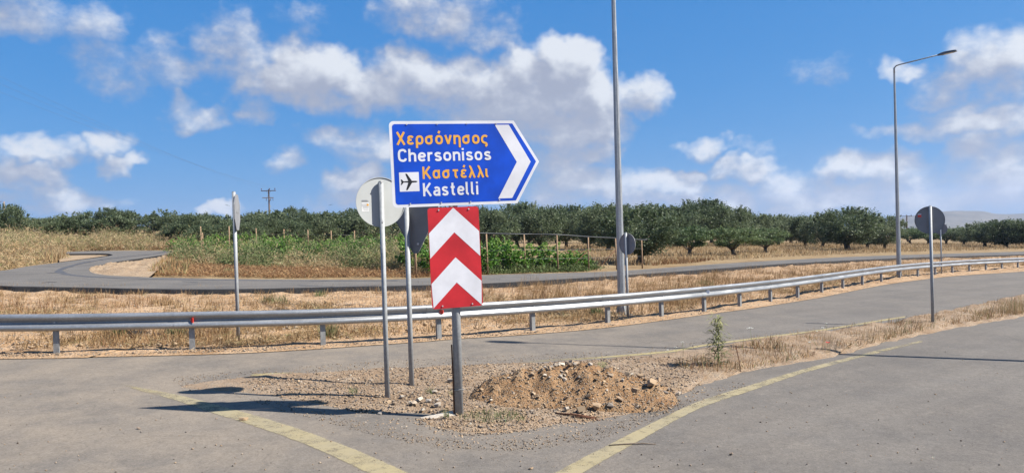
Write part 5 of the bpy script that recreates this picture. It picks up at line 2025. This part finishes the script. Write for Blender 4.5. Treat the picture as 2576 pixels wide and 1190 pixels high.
# ------------------------------------------------------------------ single plants on the island
def leafy_stalk(name, loc, hgt, nleaf, leaf, seed, label, bushy=1.):
    r = np.random.default_rng(seed)
    o = empty(name, loc)
    tag(o, label, 'plant')
    pts = [(0, 0, -.05), (.01 * r.normal(), .01 * r.normal(), hgt * .5), (.03 * r.normal(), .02 * r.normal(), hgt)]
    MB().tube(catmull([(a, b, c) for a, b, c in pts], 5), [.009 - .0006 * i for i in range(11)], 6).build('stem', M_STEM, o)
    t = r.random(nleaf) ** .85
    z = hgt * (.06 + .94 * t)
    a = r.uniform(0, 6.283, nleaf)
    L = leaf * (1.0 - .35 * t) * r.uniform(.6, 1.3, nleaf) * bushy
    d = np.stack([np.cos(a), np.sin(a), r.normal(.35, .3, nleaf)], 1)
    d /= np.linalg.norm(d, axis=1)[:, None]
    s = np.stack([-np.sin(a), np.cos(a), np.zeros(nleaf)], 1)
    B = np.stack([np.zeros(nleaf), np.zeros(nleaf), z], 1)
    side_ = r.random(nleaf) < .5
    off = r.uniform(0, .55, nleaf)[:, None] * L[:, None] * d * side_[:, None]
    B = B + off
    mid = B + d * L[:, None] * .55
    tip = B + d * L[:, None]
    tip[:, 2] -= L * .32
    w = (L * .065)[:, None] * s
    V = np.stack([B, mid + w, tip, mid - w], 1).reshape(-1, 3)
    F = np.arange(nleaf * 4).reshape(-1, 4)
    f = link('leaves', np_mesh('leaves', V, [F], [np.clip(.30 + .5 * t + r.normal(0, .15, nleaf), 0, 1)]), M_PLANT, o)
    return o


q = gp(1806, 929)
leafy_stalk('tall_weed', q, .92, 300, .25, 3, 'tall feathery grey green weed standing on the island right of the soil heap')
q = gp(1515, 903, .30)
q = Vector((q.x, q.y, surf(q.x, q.y)))
leafy_stalk('small_weed', q, .17, 60, .13, 4, 'small green weed on top of the back of the soil heap')
# rusty rod standing in the ground
q = gp(1864, 936)
o = empty('metal_stake', q)
tag(o, 'thin rusty rod stuck in the ground right of the tall weed', 'stake')
MB().tube([(0, 0, -.05), (-.03, 0, .22), (-.075, 0, .445)], .0075, 6).build('rod', M_RUST, o)
MB().tube([(-.075, 0, .445), (-.076, 0, .455)], .010, 6).build('tip', M_RUST, o)


def umbel(px, py, hgt, rad, seed, label):
    r = np.random.default_rng(seed)
    b = gp(px, py)
    b.z += .03
    o = empty('wild_carrot', b)
    tag(o, label, 'flower')
    MB().tube([(0, 0, -.05), (.01, 0, hgt * .6), (0, 0, hgt)], [.004, .003, .0025], 5).build('stem', M_STEM, o)
    C = []
    for k in range(16):
        a = r.uniform(0, 6.28)
        rr = rad * math.sqrt(r.random())
        C.append(np.array([rr * math.cos(a), rr * math.sin(a), hgt + .3 * rad * (1 - (rr / rad) ** 2)]) + r.normal(0, rad * .09, (14, 3)) * [1, 1, .4])
    V, F = leaf_faces(np.concatenate(C), rad * .22, r, 1.2)
    link('flower_head', np_mesh('flower_head', V, [F]), M_PETAL, o)


for i, (px, py, hg, rd_, lab) in enumerate(((1889, 880, .40, .062, 'largest white umbel flower right of the tall weed'),
                                            (1718, 905, .30, .03, 'white flower left of the tall weed, nearest to it'),
                                            (1700, 900, .17, .03, 'white flower low beside the long lamp shadow left of the tall weed'),
                                            (1680, 903, .14, .025, 'white flower farthest left of the tall weed'),
                                            (2078, 850, .30, .032, 'white flower standing highest before the far road shadow left of the round sign'),
                                            (2070, 852, .22, .034, 'white flower just below the far road shadow left of the round sign'),
                                            (2055, 852, .14, .025, 'white flower left of the pair below the far road shadow'),
                                            (2038, 890, .20, .03, 'white flower left of the red poppy'))):
    umbel(px, py, hg, rd_, 90 + i, lab)
q = gp(2083, 884)
o = empty('poppy', q)
tag(o, 'single red poppy in the dead weeds of the island', 'flower')
MB().tube([(0, 0, 0), (0, 0, .17)], .003, 5).build('stem', M_STEM, o)
for k in range(4):
    a = k * 1.57 + .3
    d, s = Vector((math.cos(a), math.sin(a), 0)), Vector((-math.sin(a), math.cos(a), 0))
    c = Vector((0, 0, .17))
    MB().add([c, c + d * .025 + s * .028 + Vector((0, 0, .012)), c + d * .045 + Vector((0, 0, .025)), c + d * .025 - s * .028 + Vector((0, 0, .012))], [(0, 1, 2, 3)]).build('petal', M_POPPY, o)
# twigs and rods lying about
for px0, px1, r_, lab, h in (((1398, 1031), (1500, 1036), .012, 'upper of two dark rods lying at the front foot of the soil heap', .09), ((1440, 1037), (1510, 1041), .010, 'lower of two dark rods lying at the front foot of the soil heap', .08)):
    a, b = gp(*px0, h), gp(*px1, h)
    a.z, b.z = surf(a.x, a.y) + .012, surf(b.x, b.y) + .012
    o = MB().tube([a, a.lerp(b, .5) + Vector((0, 0, .012)), b], [r_, r_, r_ * .7], 6).build('rod', M_RUST)
    tag(o, lab, 'rod')
a, b = gp(1532, 1121), gp(1650, 1118)
o = MB().tube([a + Vector((0, 0, .008)), a.lerp(b, .4) + Vector((0, .02, .014)), a.lerp(b, .75) + Vector((0, .03, .012)), b + Vector((0, 0, .007))], [.006, .008, .007, .004], 6).build('stick', M_TWIG)
tag(o, 'thin dark stick lying across the right yellow line', 'stick')

# ------------------------------------------------------------------ the air
hm = bpy.data.materials.new('haze_air')
hm.use_nodes = True
hm.node_tree.nodes.clear()
g = G(hm.node_tree)
pv_ = g.node('ShaderNodeVolumePrincipled', None, Color=(.62, .75, 1.), Density=HAZE, Anisotropy=.2)
ho = g.node('ShaderNodeOutputMaterial')
g.t.links.new(pv_.outputs[0], ho.inputs['Volume'])
hz = MB().box((0, 2750, 10), (10900, 5800, 420)).build('haze', hm)
tag(hz, 'thin pale haze in the distance', 'haze', kind='stuff')
S.cycles.volume_bounces = 0
